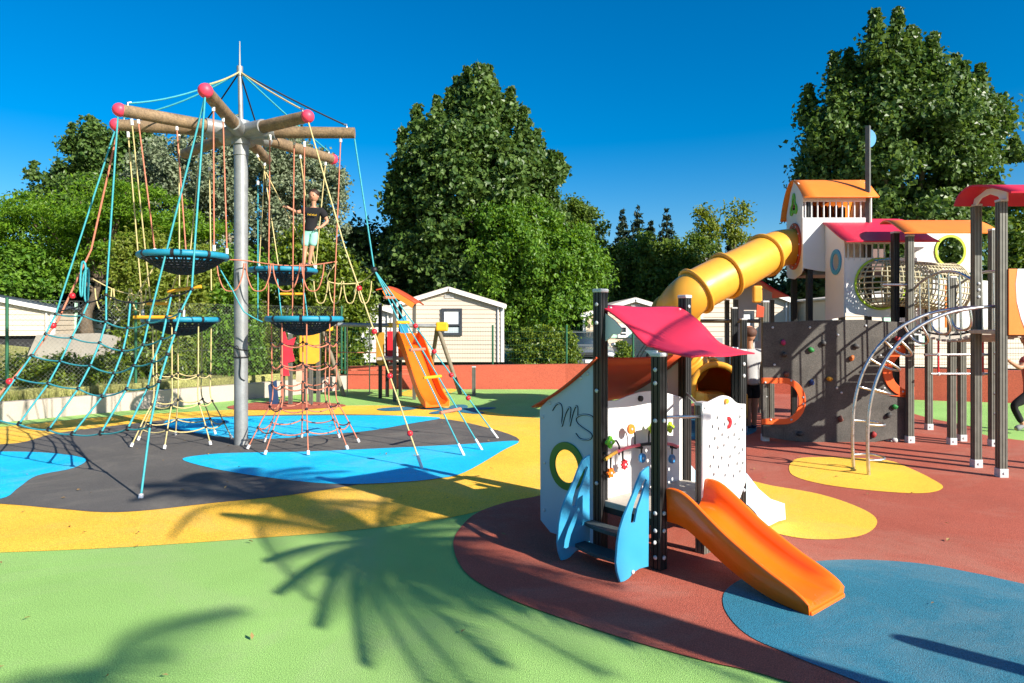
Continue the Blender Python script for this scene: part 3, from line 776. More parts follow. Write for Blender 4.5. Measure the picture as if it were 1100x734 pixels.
# middle bay with the crimson roof and net tunnel
YM = 11.3
ppanel('bay_panel', white_panel, [(907, 277), (985, 277), (985, 342), (940, 341), (907, 336)], YM, holes=[circ(946, 305, 27, 27, n=32)])
ppanel('bay_rail', white_panel, [(907, 257), (975, 257), (975, 262), (907, 262)], YM)
for k in range(9):
    x = 911+k*6.5; MB().tube([P(x, 261, YM), P(x, 280, YM)], .014, 8).build('baluster', cap_grey, pt)
MB().box((6.2, 12.6, 2.95), (1.2, .03, .5)).build('bay_back_panel', mat('grey_mauve_board', (.16, .10, .09), .6), pt)
bx = P(907, 300, YM).x
wl_ = panel('bay_side_wall', white_panel, pt, [[(11.29, 1.95), (11.97, 1.90), (11.97, 3.55), (11.6, 3.40), (11.29, 3.20)], circ(11.56, 2.87, .13, .15, n=24)], (bx, 0, 0), (0, 1, 0), thick=.02)
panel('window_ring', blue_panel, wl_, [circ(11.56, 2.87, .19, .215, n=28), circ(11.56, 2.87, .12, .14, n=24)], (bx-.02, 0, 0), (0, 1, 0), thick=.02)
arched_roof('roof', crimson, [(11.1, 3.17), (11.3, 3.25), (11.6, 3.40), (11.9, 3.56), (12.2, 3.68), (12.5, 3.74)], bx-.06, 6.9, skew=.02)
# net tunnel
ax = smooth_loop([Vector(p) for p in ((6.05, 11.34, 2.50), (6.08, 11.26, 2.50), (6.28, 11.20, 2.49), (6.6, 11.18, 2.47), (6.9, 11.2, 2.43), (7.15, 11.25, 2.40))], 6, False)
rad = [.41-.05*math.sin(math.pi*min(i/(len(ax)-1), 1)) for i in range(len(ax))]
tn = MB(); rows = []
for i, p in enumerate(ax):
    d = (ax[min(i+1, len(ax)-1)]-ax[max(i-1, 0)]).normalized(); s_ = Vector((0, 0, 1)).cross(d).normalized()
    rows.append([p+(s_*math.cos(2*math.pi*k/26)+Vector((0, 0, 1))*math.sin(2*math.pi*k/26))*rad[i] for k in range(26)])
for r_ in rows: tn.tube(r_, .011, 5, closed=True)
for k in range(26): tn.tube([r_[k] for r_ in rows], .014, 5, cap=False)
tn.build('net_tunnel', cream_rope, pt)
MB().tube([P(946+27*math.cos(R(a)), 305+27*math.sin(R(a)), YM-.02) for a in range(0, 360, 10)], .019, 8, closed=True).build('tunnel_ring', lime, pt)
MB().tube(rows[-1], .02, 8, closed=True).build('tunnel_ring', cream_rope, pt)
# right bay with the round window
YR = 11.85
rwp = ppanel('window_panel', white_panel, [(972, 249), (1050, 249), (1050, 293), (972, 293)], YR, holes=[circ(1021, 270, 15, 16, n=32)])
ppanel('window_ring', lime, circ(1021, 270, 16.8, 17.8, n=36), YR-.02, holes=[circ(1021, 270, 14, 15, n=32)], par=rwp)
ppanel('panel_outline', cap_grey, [(983, 269), (1008, 269), (1008, 284), (983, 284)], YR-.012, thick=.006, par=rwp, holes=[[(984, 270), (1007, 270), (1007, 283), (984, 283)]], bev=.001)
ppanel('bay_beam', white_panel, [(962, 288), (1006, 289), (1006, 295), (962, 295)], 11.2)
ppanel('white_post_board', white_panel, [(965, 296), (975, 296), (975, 346), (965, 346)], 11.3)
ppanel('blue_brace', blue_panel, [(938, 279), (960, 277), (960, 286), (946, 283)], 11.2)
arched_roof('roof', orange_roof, [(10.42, 3.22), (10.6, 3.30), (10.9, 3.43), (11.2, 3.52), (11.42, 3.50)], 5.94, 7.42, skew=.15)
ppanel('low_panel', white_panel, [(984, 297), (1110, 305), (1110, 352), (984, 352)], 12.0)
ppanel('orange_board', orange_roof, [(1015, 305), (1020, 305), (1026, 352), (1015, 352)], 11.3)
# suspension bridge between the two towers
dk = MB()
for k in range(12):
    t = k/11; y = lerp(8.95, 10.45, t)
    MB().box((6.36+.12*t, y, 1.70-.10*math.sin(math.pi*t)), (.62, .10, .035), bev=.005).build('bridge_plank', deck, pt)
for xo in (0, .62):
    hrp = smooth_loop([Vector((6.02+xo, 8.85, 2.33)), Vector((6.04+xo, 9.3, 2.52)), Vector((6.08+xo, 9.75, 2.57)), Vector((6.12+xo, 10.2, 2.5)), Vector((6.14+xo, 10.55, 2.36))], 5, False)
    ro = MB().tube(hrp, .02, 8).build('bridge_rail', steel, pt)
    for k in range(2, len(hrp)-1, 3):
        p = hrp[k]; MB().tube([p, Vector((p.x+.02, p.y, 1.70-.10*math.sin(math.pi*(p.y-8.95)/1.5)))], .011, 6).build('rail_bar', steel, ro)
    MB().tube(sag((6.06+xo, 8.9, 1.78), (6.15+xo, 10.5, 1.78), .10, 12), .014, 6).build('bridge_chain', dark_rope, pt)
MB().tube([P(948, 306, 10.7), P(976, 306, 10.6)], .02, 8).build('bridge_rail', steel, pt)
for z, x0, x1 in ((1.37, 993, 1066), (1.08, 1000, 1064)):
    ho = MB().tube([((x0-550)*10.4/F, 10.4, z), ((x1-550)*10.4/F, 10.4, z)], .02, 8).build('hanging_bar', steel, pt)
    for x in (1008, 1056):
        X = (x-550)*10.4/F; MB().tube([(X, 10.4, z), (X, 10.4, z+.3)], .013, 6).build('hanging_chain', red_plastic, ho)
        MB().ball((X, 10.4, z), .03, seg=8, rings=6).build('bar_joint', cap_grey, ho)
# front right bay
MB().box((6.47, 8.53, 1.74), (1.25, .58, .05), bev=.005).build('platform', deck, pt)
MB().box((6.47, 8.235, 1.75), (1.2, .03, .12), bev=.004).build('platform_beam', mat('brown_beam', (.10, .06, .045), .6), pt)
ppanel('orange_board', orange_roof, [(1083, 289), (1092, 289), (1090, 305), (1091, 325), (1096, 345), (1102, 360), (1083, 360)], 8.2)
ppanel('white_board', white_panel, [(1092.5, 289), (1160, 289), (1160, 366), (1106, 366), (1101, 355), (1096, 342), (1091.5, 324), (1090.5, 305)], 8.2)
arched_roof('roof', crimson, [(7.96, 3.37), (8.15, 3.45), (8.35, 3.52), (8.55, 3.56), (8.68, 3.53), (8.78, 3.46), (8.84, 3.35)], 5.77, 7.3, skew=-.12)
panel('roof_bracket', white_panel, pt, [[(8.2, 3.30), (8.2, 3.42), (8.4, 3.50), (8.55, 3.51), (8.78, 3.43), (8.82, 3.32), (8.75, 3.34), (8.65, 3.42), (8.5, 3.44), (8.35, 3.38), (8.3, 3.30)]], (5.9, 0, 0), (0, 1, 0), thick=.02)
# climbing wall with its two orange-framed openings
YW = 10.68
arc = [(980, 422)]+[(980+25*math.cos(R(a)), 399+24*math.sin(R(a))) for a in range(100, 261, 12)]+[(980, 375)]
cwl = ppanel('climbing_wall', wall_gr, [(819, 347), (868, 344.5), (925, 343.5), (980, 347)]+arc[::-1]+[(980, 472), (955, 471), (930, 477), (905, 478.5), (875, 476), (845, 473), (819, 469)], YW,
             holes=[[(823, 411), (842, 411)]+[(842+17*math.cos(R(a)), 431+20*math.sin(R(a))) for a in range(-80, 81, 16)]+[(842, 451), (823, 451)]], thick=.05)
def ringpx(cx, cy, ro, ri, a0, a1): return [(cx+ro*math.cos(R(a)), cy+ro*math.sin(R(a))) for a in range(a0, a1+1, 10)]+[(cx+ri*math.cos(R(a)), cy+ri*math.sin(R(a))) for a in range(a1, a0-1, -10)]
fr = ppanel('opening_frame', redbrown if False else mat('vermilion_frame', (.75, .10, .012), .45, .06), [(818, 406), (842, 406)]+[(842+23.5*math.cos(R(a)), 431+25*math.sin(R(a))) for a in range(-80, 81, 10)]+[(842, 456), (818, 456), (818, 450), (842, 450)]+[(842+16*math.cos(R(a)), 431+19*math.sin(R(a))) for a in range(80, -81, -10)]+[(842, 412), (818, 412)], YW-.035, thick=.025, par=cwl)
bolts(fr, [P(x, y, YW-.05) for x, y in ((822, 411), (850, 409), (863, 427), (863, 434), (850, 451), (828, 451))], (0, -1, 0), .018)
fr = ppanel('opening_frame', MATS['vermilion_frame'], [(982, 369)]+[(978+30*math.cos(R(a)), 398+29*math.sin(R(a))) for a in range(255, 94, -10)]+[(958, 425), (982, 425), (982, 413)]+[(980+22*math.cos(R(a)), 399+21*math.sin(R(a))) for a in range(110, 256, 10)]+[(982, 378)], YW-.035, thick=.025, par=cwl)
bolts(fr, [P(x, y, YW-.05) for x, y in ((966, 374), (946, 382), (950, 417), (970, 421))], (0, -1, 0), .018)
hold_m = {'p': (.5, .03, .14), 'g': (.02, .25, .05), 'o': (.6, .16, .03), 'y': (.6, .3, .02), 'b': (.02, .05, .2), 'r': (.4, .03, .03), 'w': (.6, .6, .58), 'n': (.2, .07, .05), 'k': (.06, .06, .06)}
for x, y, c in ((841.5, 368, 'p'), (871.5, 376, 'g'), (915, 385, 'o'), (891, 407, 'y'), (872, 411, 'b'), (845, 402, 'n'), (961.5, 437, 'g'), (939, 467, 'r'), (860, 466, 'k'), (903, 450, 'n'), (964, 364, 'r'), (961, 473, 'w'), (885, 369, 'k'), (955, 446, 'k'), (920, 372, 'k'), (843, 381, 'k')):
    p = P(x, y, YW-.05); hm = mat('hold_'+c, tuple(q_*.7 for q_ in hold_m[c]), .6, .15, 30)
    b_ = MB().ball(p, .045, seg=10, rings=7, sc=(1.1, .75, .85), M=Matrix.Rotation(rnd.random()*3, 3, 'Y'))
    b_.v = [tuple(Vector(q)+Vector((mnoise.noise(Vector(q)*25), mnoise.noise(Vector(q)*25+Vector((9, 0, 0))), mnoise.noise(Vector(q)*25+Vector((0, 9, 0)))))*.012) for q in b_.v]
    b_.build('climbing_hold', hm, cwl)
bolts(cwl, [P(x, y, YW-.028) for x, y in ((830, 352), (832, 392), (899, 417), (904, 422), (978, 461), (976, 446), (870, 352), (930, 350), (900, 360), (978, 352))], (0, -1, 0), .02)
# arched ladder
def arcp(y, dx):
    return smooth_loop([Vector((4.315+dx, y, 0.0)), Vector((4.30+dx, y, .35)), Vector((4.32+dx, y, .8)), Vector((4.42+dx, y, 1.2)), Vector((4.60+dx, y, 1.52)), Vector((4.88+dx, y, 1.78)), Vector((5.25+dx, y, 1.96)), Vector((5.6+dx, y, 2.03)), Vector((5.88, y, 2.05))], 5, False)
ra, rb = arcp(8.33, 0), arcp(8.70, 0)
lad = MB().tube(ra, .021, 10).build('ladder_rail', steel, pt); MB().tube(rb, .021, 10).build('ladder_rail', steel, pt)
for i in (3, 8, 13, 18, 22, 26, 30, 34):
    a, b = ra[i], rb[i]
    d = (ra[i+1]-ra[i-1]).normalized(); inn = Vector((d.z, 0, -d.x))
    w = .24
    pts = [a, a+inn*w*.6, a+inn*w*.95+Vector((0, .05, 0)), (a+b)/2+inn*w*1.1, b+inn*w*.95-Vector((0, .05, 0)), b+inn*w*.6, b]
    MB().tube(smooth_loop(pts, 4, False), .0155, 8).build('ladder_rung', steel, pt)
# tube slide
ring_c = Vector((Lx0, YF, 0))+Ld*(Ll*.48)+Vector((0, 0, 3.23))
path = [ring_c+Vector((.05, 0, 0)), ring_c+Vector((-.35, -.05, -.06)), P(800, 286, 11.9), P(764, 304, 11.55), P(742, 317, 11.4), P(727, 334, 11.6), P(724, 354, 12.1), P(734, 384, 12.7), P(752, 402, 12.95), P(768, 411, 12.6), P(770, 416, 12.0)]
path = smooth_loop(path, 7, False)
n = len(path)
rs = [.32+.04*min(1, i/20) for i in range(n)]
outer = MB().tube(path, rs, 28, cap=False)
to = outer.build('tube_slide', yellow_plastic, pt)
MB().tube(path, [r_-.02 for r_ in rs], 28, cap=False).build('tube_lining', orange_inside, to)
def flange(i, extra=.06):
    p = path[i]; d = (path[min(i+1, n-1)]-path[max(i-1, 0)]).normalized(); r_ = rs[i]
    x = Vector((0, 0, 1)).cross(d).normalized(); y = d.cross(x)
    pr = [(r_-.01, -.03), (r_+extra*.6, -.025), (r_+extra, -.012), (r_+extra, .012), (r_+extra*.6, .025), (r_-.01, .03)]
    vs = []; fs = []; K = 32
    for k in range(K):
        t = 2*math.pi*k/K
        for q, h_ in pr: vs.append(p+(x*math.cos(t)+y*math.sin(t))*q+d*h_)
    m_ = len(pr)
    for k in range(K):
        k2 = (k+1) % K
        for j in range(m_): j2 = (j+1) % m_; fs.append((k*m_+j, k2*m_+j, k2*m_+j2, k*m_+j2))
    return MB().add(vs, fs, 0, True).build('tube_flange', yellow_plastic, to)
for i in (10, 18, 26, 36, 48, 58): flange(i)
flange(n-1, .09)
ex = path[-1]
MB().box(ex+Vector((-.02, -.28, -.42)), (.62, .62, .16), bev=.06).build('exit_tray', yellow_plastic, to)
for s_ in (-1, 1): MB().box(ex+Vector((s_*.33, -.24, -.27)), (.07, .6, .42), bev=.03).build('exit_side', yellow_plastic, to)
MB().box((ex.x, 12.4, .35), (.5, .5, .55), bev=.1).build('exit_base', yellow_plastic, to)
sp_ = P(810, 318, 12.2)
MB().box((sp_.x, 12.05, 2.35), (.16, .12, .30), bev=.03).build('tube_bracket', yellow_plastic, to)
MB().tube([P(730, 345, 13.0), P(817, 345, 12.3)], .035, 8).build('cross_beam', post_dark, pt)
ppanel('rust_bracket', redbrown, [(813, 327), (821, 330), (820, 341), (812, 341)], 10.7)

# ------------------------------------------------------------------ small mauve-roofed house behind the wall
mh = thing('play_house', 'little play house with mauve gable roof half hidden behind the climbing wall', 'play house', (4.6, 13.6, 0))
for x, y in ((4.35, 13.4), (5.05, 13.4), (4.4, 14.1), (5.1, 14.1)): post(mh, x, y, 0, 2.3, .08, m=post_dark)
mauve = mat('mauve_panel', (.22, .16, .36), .5)
vs = [(4.15, 13.2, 2.38), (4.68, 13.2, 2.72), (5.3, 13.2, 2.4)]
rows = [[(4.1, y, 2.33), (4.4, y, 2.52), (4.68, y, 2.70)] for y in (13.2, 13.7, 14.3)]
MB().sheet(rows, .02, smooth=False).build('roof', mauve, mh)
rows = [[(4.68, y, 2.70), (5.0, y, 2.5), (5.3, y, 2.35)] for y in (13.2, 13.7, 14.3)]
MB().sheet(rows, .02, smooth=False).build('roof', crimson, mh)
panel('gable_panel', cap_grey, mh, [[(4.35, 1.2), (5.05, 1.2), (5.05, 2.44), (4.68, 2.62), (4.35, 2.42)], [(4.5, 1.5), (4.8, 1.5), (4.8, 2.1), (4.5, 2.1)]], (0, 13.38, 0), (1, 0, 0), thick=.02)
# ------------------------------------------------------------------ small equipment at the back
st_ = thing('slide_tower', 'small slide tower with red roof and long orange slide by the back wall', 'slide', (-2.6, 16.4, 0))
for px, Y, t in ((408.5, 16.9, 2.3), (416, 17.2, 1.5), (424, 16.2, 2.5), (430, 17.3, 2.3), (445, 16.6, 2.3)):
    X = (px-550)*Y/F; post(st_, X, Y, 0, t, .08, 0, m=post_black if px < 418 or px == 430 else post_dark)
rows = []
for i in range(9):
    t = i/8; X = lerp(-3.15, -2.22, t); z = 2.72+.0-.42*abs(t-.27)**1.2-.12*t
    rows.append([(X, y, z+.05*math.sin(math.pi*(y-16)/1.4)) for y in (15.95, 16.4, 16.9, 17.4)])
MB().sheet(rows, .03).build('roof', redbrown, st_)
rows = [[(X_, y, z_-.035) for y in (15.93, 15.96)] for X_, z_ in ((-3.0, 2.62), (-2.85, 2.7), (-2.6, 2.55), (-2.25, 2.33))]
MB().sheet(rows, .12).build('roof_edge', orange_roof, st_)
MB().box((-2.75, 16.75, 1.0), (.9, .9, .06)).build('platform', deck, st_)
def spanel(name, m, par, pxl, Y, t=.02):
    return panel(name, m, par, [[(P(x, y, Y).x, P(x, y, Y).z) for x, y in pxl]], (0, Y, 0), (1, 0, 0), thick=t)
spanel('side_panel', mat('ochre_panel', (.42, .22, .02), .45), st_, [(404, 357), (413, 357), (413, 391), (408, 393), (404, 389)], 16.8)
spanel('side_panel', red_plastic, st_, [(416, 356), (422, 356), (422, 390), (416, 388)], 17.0)
spanel('side_panel', blue_panel, st_, [(428, 345), (436, 338), (439, 358), (430, 358)], 17.25)
sp = smooth_loop([Vector(p) for p in ((0, 1.34), (.2, 1.30), (.5, 1.02), (.85, .62), (1.15, .32), (1.4, .16), (1.65, .10))], 4, False)
s0 = P(438, 375, 16.35); s0.z = 0; s1 = P(470, 440, 14.75); s1.z = 0
sd = (s1-s0).normalized(); sn = Vector((-sd.y, sd.x, 0)); Ls = (s1-s0).length
vs = []; 
for q in sp:
    t = q.x/1.65*Ls; w_ = .3*(1-.75*(q.x/1.65)**3)
    for b, z in ((-.27, -.05), (-.28, w_), (-.25, w_+.01), (-.22, .05), (-.16, 0), (.16, 0), (.22, .05), (.25, w_+.01), (.28, w_), (.27, -.05)):
        vs.append(s0+sd*t+sn*b+Vector((0, 0, max(q.y+z, .01))))
fs = []; m_ = 10
for i in range(len(sp)-1):
    for j in range(m_): k = (j+1) % m_; fs.append((i*m_+j, i*m_+k, (i+1)*m_+k, (i+1)*m_+j))
b_ = MB(); b_.add(vs, fs, 0, False); b_.add(vs[:m_], [list(range(m_))]); b_.add(vs[-m_:], [list(range(m_))[::-1]])
b_.build('slide', orange_plastic, st_)
spanel('slide_hood', orange_plastic, st_, [(427, 358), (449, 358), (451, 366), (452, 380), (428, 384)], 16.45, .03)
ra_ = thing('balance_gantry', 'low grey beam on splayed legs with knotted hanging ropes', 'rope gantry', (-3.4, 18.0, 0))
MB().tube([P(338, 348.5, 17.6), P(478, 350.5, 18.1)], .055, 10).build('top_beam', galv, ra_)
yb = mat('yellow_bracket', (.75, .42, .02), .4)
legm = mat('grey_timber', (.18, .15, .10), .7, .2, 10)
for px, Y in ((470, 18.1), (346, 17.65)):
    top_ = P(px, 351, Y)
    for dx, dy in ((.62, -.25), (-.35, .75)):
        MB().tube([top_, Vector((top_.x+dx, Y+dy, 0))], .055, 8).build('leg', legm, ra_)
    MB().box(top_+Vector((.12, -.02, 0)), (.32, .16, .24), bev=.04).build('bracket', yb, ra_)
MB().box(P(422, 349.5, 17.9), (.3, .14, .13), bev=.03).build('bracket', yb, ra_)
for px in (373, 397): 
    MB().tube([P(px, 350, 17.7), P(px, 423, 17.7)], .016, 6).build('hanging_rope', cream_rope, ra_)
for y in (378, 397, 402):
    MB().tube(sag(P(348, y, 17.7), P(440, y, 17.9), .02), .013, 6).build('cross_rope', salmon_rope, ra_)
as_ = thing('activity_stand', 'small play stand with yellow and red panels behind the rope tower', 'play stand', (-4.6, 15.8, 0))
for px, Y in ((312, 15.6), (326, 15.9), (334, 15.6), (342, 16.0), (304, 16.0)):
    X = (px-550)*Y/F; post(as_, X, Y, 0, 1.75 if px > 313 else 1.6, .08)
spanel('yellow_panel', mat('amber_panel', (.75, .36, .03), .45), as_, [(322, 357), (343, 357), (343, 388), (338, 391), (328, 391), (322, 388)], 15.5)
spanel('red_panel', mat('rose_panel', (.55, .03, .05), .45), as_, [(301, 358), (306, 356), (309, 366), (318, 362), (314, 376), (317, 388), (309, 390), (311, 404), (304, 404), (302, 380)], 15.55)
spanel('blue_board', mat('navy_panel', (.02, .05, .12), .5), as_, [(288, 414), (297, 408), (300, 436), (290, 436)], 15.6)
spanel('lower_board', mat('peach_panel', (.6, .4, .28), .5), as_, [(318, 392), (330, 394), (330, 412), (318, 410)], 15.7)
bo = thing('bollard', 'short dark bollard standing in front of the red wall', 'bollard', (P(509, 425, 17.5).x, 17.5, 0))
post(bo, bo.location.x, 17.5, 0, .72, .09, m=post_dark, cap=True)

# ------------------------------------------------------------------ fences
fence_green = mat('green_fence_paint', (.015, .10, .05), .45, .1)
wire_grey = mat('chain_link_wire', (.22, .24, .22), .5, .1, metal=.5)
def tube3(mb, a, b, r): mb.tube([a, b], r, 3, cap=False, smooth=False)
def mesh_fence(name, label, pts, z0, z1, m, step=2.5, dx=.06, dz=.2, r=.0022, diamond=False, wm=None):
    pts = [Vector((p[0], p[1], 0)) for p in pts]
    root = thing(name, label, 'fence', pts[0])
    wires = MB()
    for a, b in zip(pts, pts[1:]):
        L = (b-a).length; d = (b-a)/L; n = max(1, round(L/step))
        for k in range(n+(1 if b is pts[-1] else 0)):
            p = a+d*(L*k/n); MB().tube([p+Vector((0, 0, z0-.1)), p+Vector((0, 0, z1+.04))], .03, 8).build('fence_post', m, root)
        if diamond:
            h = z1-z0; k = -h
            while k < L:
                for s_ in (1, -1):
                    t0, t1 = (max(k, 0), min(k+h, L))
                    if t1 <= t0: continue
                    za, zb = (z0+(t0-k), z0+(t1-k)) if s_ > 0 else (z1-(t0-k), z1-(t1-k))
                    tube3(wires, a+d*t0+Vector((0, 0, za)), a+d*t1+Vector((0, 0, zb)), r)
                k += dx
            for z in (z0+.02, (z0+z1)/2, z1): tube3(wires, a+Vector((0, 0, z)), b+Vector((0, 0, z)), r*1.3)
        else:
            k = 0
            while k < L: tube3(wires, a+d*k+Vector((0, 0, z0)), a+d*k+Vector((0, 0, z1)), r); k += dx
            z = z0
            while z <= z1+.001: tube3(wires, a+Vector((0, 0, z)), b+Vector((0, 0, z)), r*1.4); z += dz
    wires.build('wire_mesh', wm or m, root)
    return root
mesh_fence('wire_fence', 'tall chain-link fence with green posts behind the pale kerb wall', [(-11.5, 11.2), (-9.75, 13.3), (-6.8, 17.0), (-4.9, 19.8)], .1, 2.3, fence_green, 2.6, .085, r=.0011, diamond=True, wm=wire_grey)
mesh_fence('wire_fence', 'green welded mesh fence standing behind the back red wall', [(-4.9, 20.2), (1.6, 20.2), (5.4, 19.6)], 0, 1.75, fence_green, 2.5, .075, r=.0016)
mesh_fence('wire_fence', 'dark mesh fence above the red wall behind the hanging bars', [(9.0, 18.2), (11.2, 17.3), (16, 15.4)], .45, 1.75, mat('dark_fence_paint', (.012, .03, .025), .45), 2.2, .055, r=.0022)
MB().box((12.3, 17.05, .62), (7.6, .05, .2), math.atan2(-1.9, 4.8)).build('fence_base_board', mat('dark_fence_paint', (.012, .03, .025)), bpy.data.objects['wire_fence.002'])

# ------------------------------------------------------------------ mobile homes
siding_w = mat('cream_siding', (.57, .485, .385), .55, .04, 1.5, stain=.05)
siding_b = mat('beige_siding', (.60, .48, .35), .55, .04, 1.5)
trim_w = mat('white_trim', (.75, .73, .70), .45, .04)
roof_g = mat('grey_roof', (.16, .16, .17), .7, .15, 3)
roof_p = mat('pale_roof', (.55, .50, .44), .6, .1, 3)
glass_d = mat('window_glass', (.03, .045, .06), .06, .1, spec=.8)
frame_d = mat('dark_window_frame', (.04, .045, .055), .4)
blind = mat('white_blind', (.70, .72, .74), .6, .05)
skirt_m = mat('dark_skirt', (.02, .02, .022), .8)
def home(name, label, cx, Y, w, depth, z0, ze, zr, rot=0., wins=(), sw=None, roofm=None, side_wins=()):
    sw = sw or siding_w; roofm = roofm or roof_p
    root = thing(name, label, 'mobile home', (cx, Y, 0))
    Mx = Matrix.Translation((cx, Y, 0)) @ Matrix.Rotation(rot, 4, 'Z')
    T = lambda x, y, z: Mx @ Vector((x, y, z))
    hw = w/2; lap = .165
    mb = MB()
    def halfw(z): return hw if z <= ze else max(0, hw*(zr-z)/(zr-ze))
    z = z0
    while z < zr-.02:
        za = min(z+lap, zr)
        a, b = halfw(z), halfw(za)
        for yy, s_ in ((0, 1), (depth, -1)):
            vs = [T(-a, yy-.022*s_, z), T(a, yy-.022*s_, z), T(b, yy, za), T(-b, yy, za), T(-a, yy, z), T(a, yy, z)]
            mb.add(vs, [(0, 1, 2, 3), (0, 4, 5, 1)])
        if z < ze:
            for s_ in (-1, 1):
                vs = [T(s_*(hw+.022), 0, z), T(s_*(hw+.022), depth, z), T(s_*hw, depth, min(za, ze)), T(s_*hw, 0, min(za, ze)), T(s_*hw, 0, z), T(s_*hw, depth, z)]
                mb.add(vs, [(0, 1, 2, 3), (0, 4, 5, 1)])
        z = za
    mb.build('wall', sw, root)
    for s_ in (-1, 1):
        MB().box(T(s_*(hw+.01), -.005, (z0+ze)/2), (.12, .09, ze-z0), M=Matrix.Rotation(rot, 4, 'Z')).build('corner_trim', trim_w, root)
    rf = MB()
    oh = .16; sl = (zr-ze)/hw
    for s_ in (-1, 1):
        rows = [[T(s_*x, y, zr-sl*x+.05) for y in (-oh, depth+oh)] for x in (0, (hw+oh)/2, hw+oh)]
        rf.sheet(rows, .05, smooth=False, flip=(s_ < 0))
    ro = rf.build('roof', roofm, root)
    fa = MB()
    for s_ in (-1, 1):
        rows = [[T(s_*x, y, zr-sl*x+.01) for y in (-oh-.03, -oh+.0)] for x in (0, hw+oh+.02)]
        fa.sheet(rows, .13, smooth=False, flip=(s_ < 0))
    fa.build('bargeboard', trim_w, ro)
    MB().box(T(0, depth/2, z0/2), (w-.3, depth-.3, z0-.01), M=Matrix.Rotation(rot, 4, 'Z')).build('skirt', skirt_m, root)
    RM = Matrix.Rotation(rot, 4, 'Z')
    for (wx, wz, ww, wh, kind) in wins:
        fo = MB()
        t = .10
        for dx, dz, sx, sz in ((-ww/2+t/2, 0, t, wh), (ww/2-t/2, 0, t, wh), (0, wh/2-t/2, ww-2*t, t), (0, -wh/2+t/2, ww-2*t, t), (0, -wh*.12, ww-2*t, .05)):
            fo.box(T(wx+dx, -.05, wz+dz), (sx, .07, sz), M=RM)
        wo = fo.build('window', frame_d if kind != 'w' else trim_w, root)
        MB().box(T(wx, -.03, wz), (ww-.06, .02, wh-.06), M=RM).build('pane', glass_d, wo)
        if kind == 'd': MB().box(T(wx, -.044, wz+wh*.17), (ww-2*t, .006, wh*.50), M=RM).build('blind', blind, wo)
        if kind == 'd': MB().box(T(wx, -.044, wz-wh*.30), (ww-2*t, .006, wh*.2), M=RM).build('blind', mat('pale_blind', (.45, .52, .55), .6), wo)
        if kind == 'w':
            for s_ in (-1, 1): MB().box(T(wx+s_*(ww/2+.14), -.04, wz), (.26, .03, wh), M=RM).build('shutter', mat('mint_shutter', (.45, .72, .55), .5), wo)
    vo = MB()
    for k in range(3): vo.box(T(.02, -.035, ze+(zr-ze)*.42+k*.05), (.34, .03, .022), M=RM)
    vo.build('gable_vent', trim_w, root)
    MB().tube([T(hw-.16, -.05, z0), T(hw-.16, -.05, ze-.12), T(hw-.02, -.08, ze-.02)], .03, 8).build('downpipe', trim_w, root)
    MB().box(T(-hw*.62, -.06, z0+.75), (.28, .10, .36), M=RM, bev=.01).build('meter_box', mat('meter_grey', (.32, .33, .33), .5), root)
    for (wy, wz, ww, wh) in side_wins:
        wo = MB().box(T(hw+.03, wy, wz), (.06, ww, wh), M=RM).build('window', glass_d, root)
        MB().box(T(hw+.04, wy-ww/2-.1, wz), (.05, .2, wh), M=RM).build('shutter', mat('mint_shutter', (.45, .72, .55), .5), wo)
        MB().box(T(hw+.05, wy+ww*.8, wz), (.05, ww, wh), M=RM).build('shutter', mat('dark_green_shutter', (.05, .14, .10), .5), wo)
    return root
def hz(y, Y): return H-(y-HY)*Y/F
Y = 26
home('mobile_home', 'cream clapboard mobile home with one dark-framed window in its gable', P(482, 0, Y).x, Y, 115*Y/F, 8, hz(389, Y), hz(327, Y), hz(309.5, Y), wins=[(P(485.5, 0, Y).x-P(482, 0, Y).x, hz(346, Y), 22*Y/F, 29*Y/F, 'd')])
Y = 24.5
home('mobile_home', 'plain white mobile home whose edge shows left of the red-roofed slide tower', P(406, 0, Y).x, Y, 31*Y/F, 4, .45, hz(333, Y), hz(328, Y), sw=mat('white_siding', (.68, .66, .62), .55, .04, 1.5))
Y = 27
home('mobile_home', 'beige mobile home with green shutters behind the parked car', P(682, 0, Y).x, Y, 108*Y/F, 9, .4, hz(337, Y), hz(321, Y), wins=[(P(669, 0, Y).x-P(682, 0, Y).x, hz(356, Y), .42, .50, 'w')], sw=siding_b)
Y = 24
home('mobile_home', 'white clapboard mobile home under the yellow tube slide', P(801, 0, Y).x, Y, 96*Y/F, 8, .4, hz(322, Y), hz(303, Y), wins=[(P(799, 0, Y).x-P(801, 0, Y).x, hz(355, Y), 21*Y/F, 42*Y/F, 'd')])
home('mobile_home', 'shaded pale mobile home behind the dark mesh fence on the right', 13.8, 21.5, 7.5, 4, .4, 2.6, 3.0, wins=[(-1.5, 1.6, .9, .9, 'w')])
home('mobile_home', 'cream mobile home with dark roof on the bank at the far left', -16.45, 21.1, 4.1, 7.5, 1.45, hz(331, 22), hz(316, 22), rot=R(19), roofm=mat('slate_roof', (.035, .05, .075), .6, .15, 3), wins=[(-.2, 2.1, .75, .85, 'w')], side_wins=[(3.0, 2.05, .7, 1.0)])
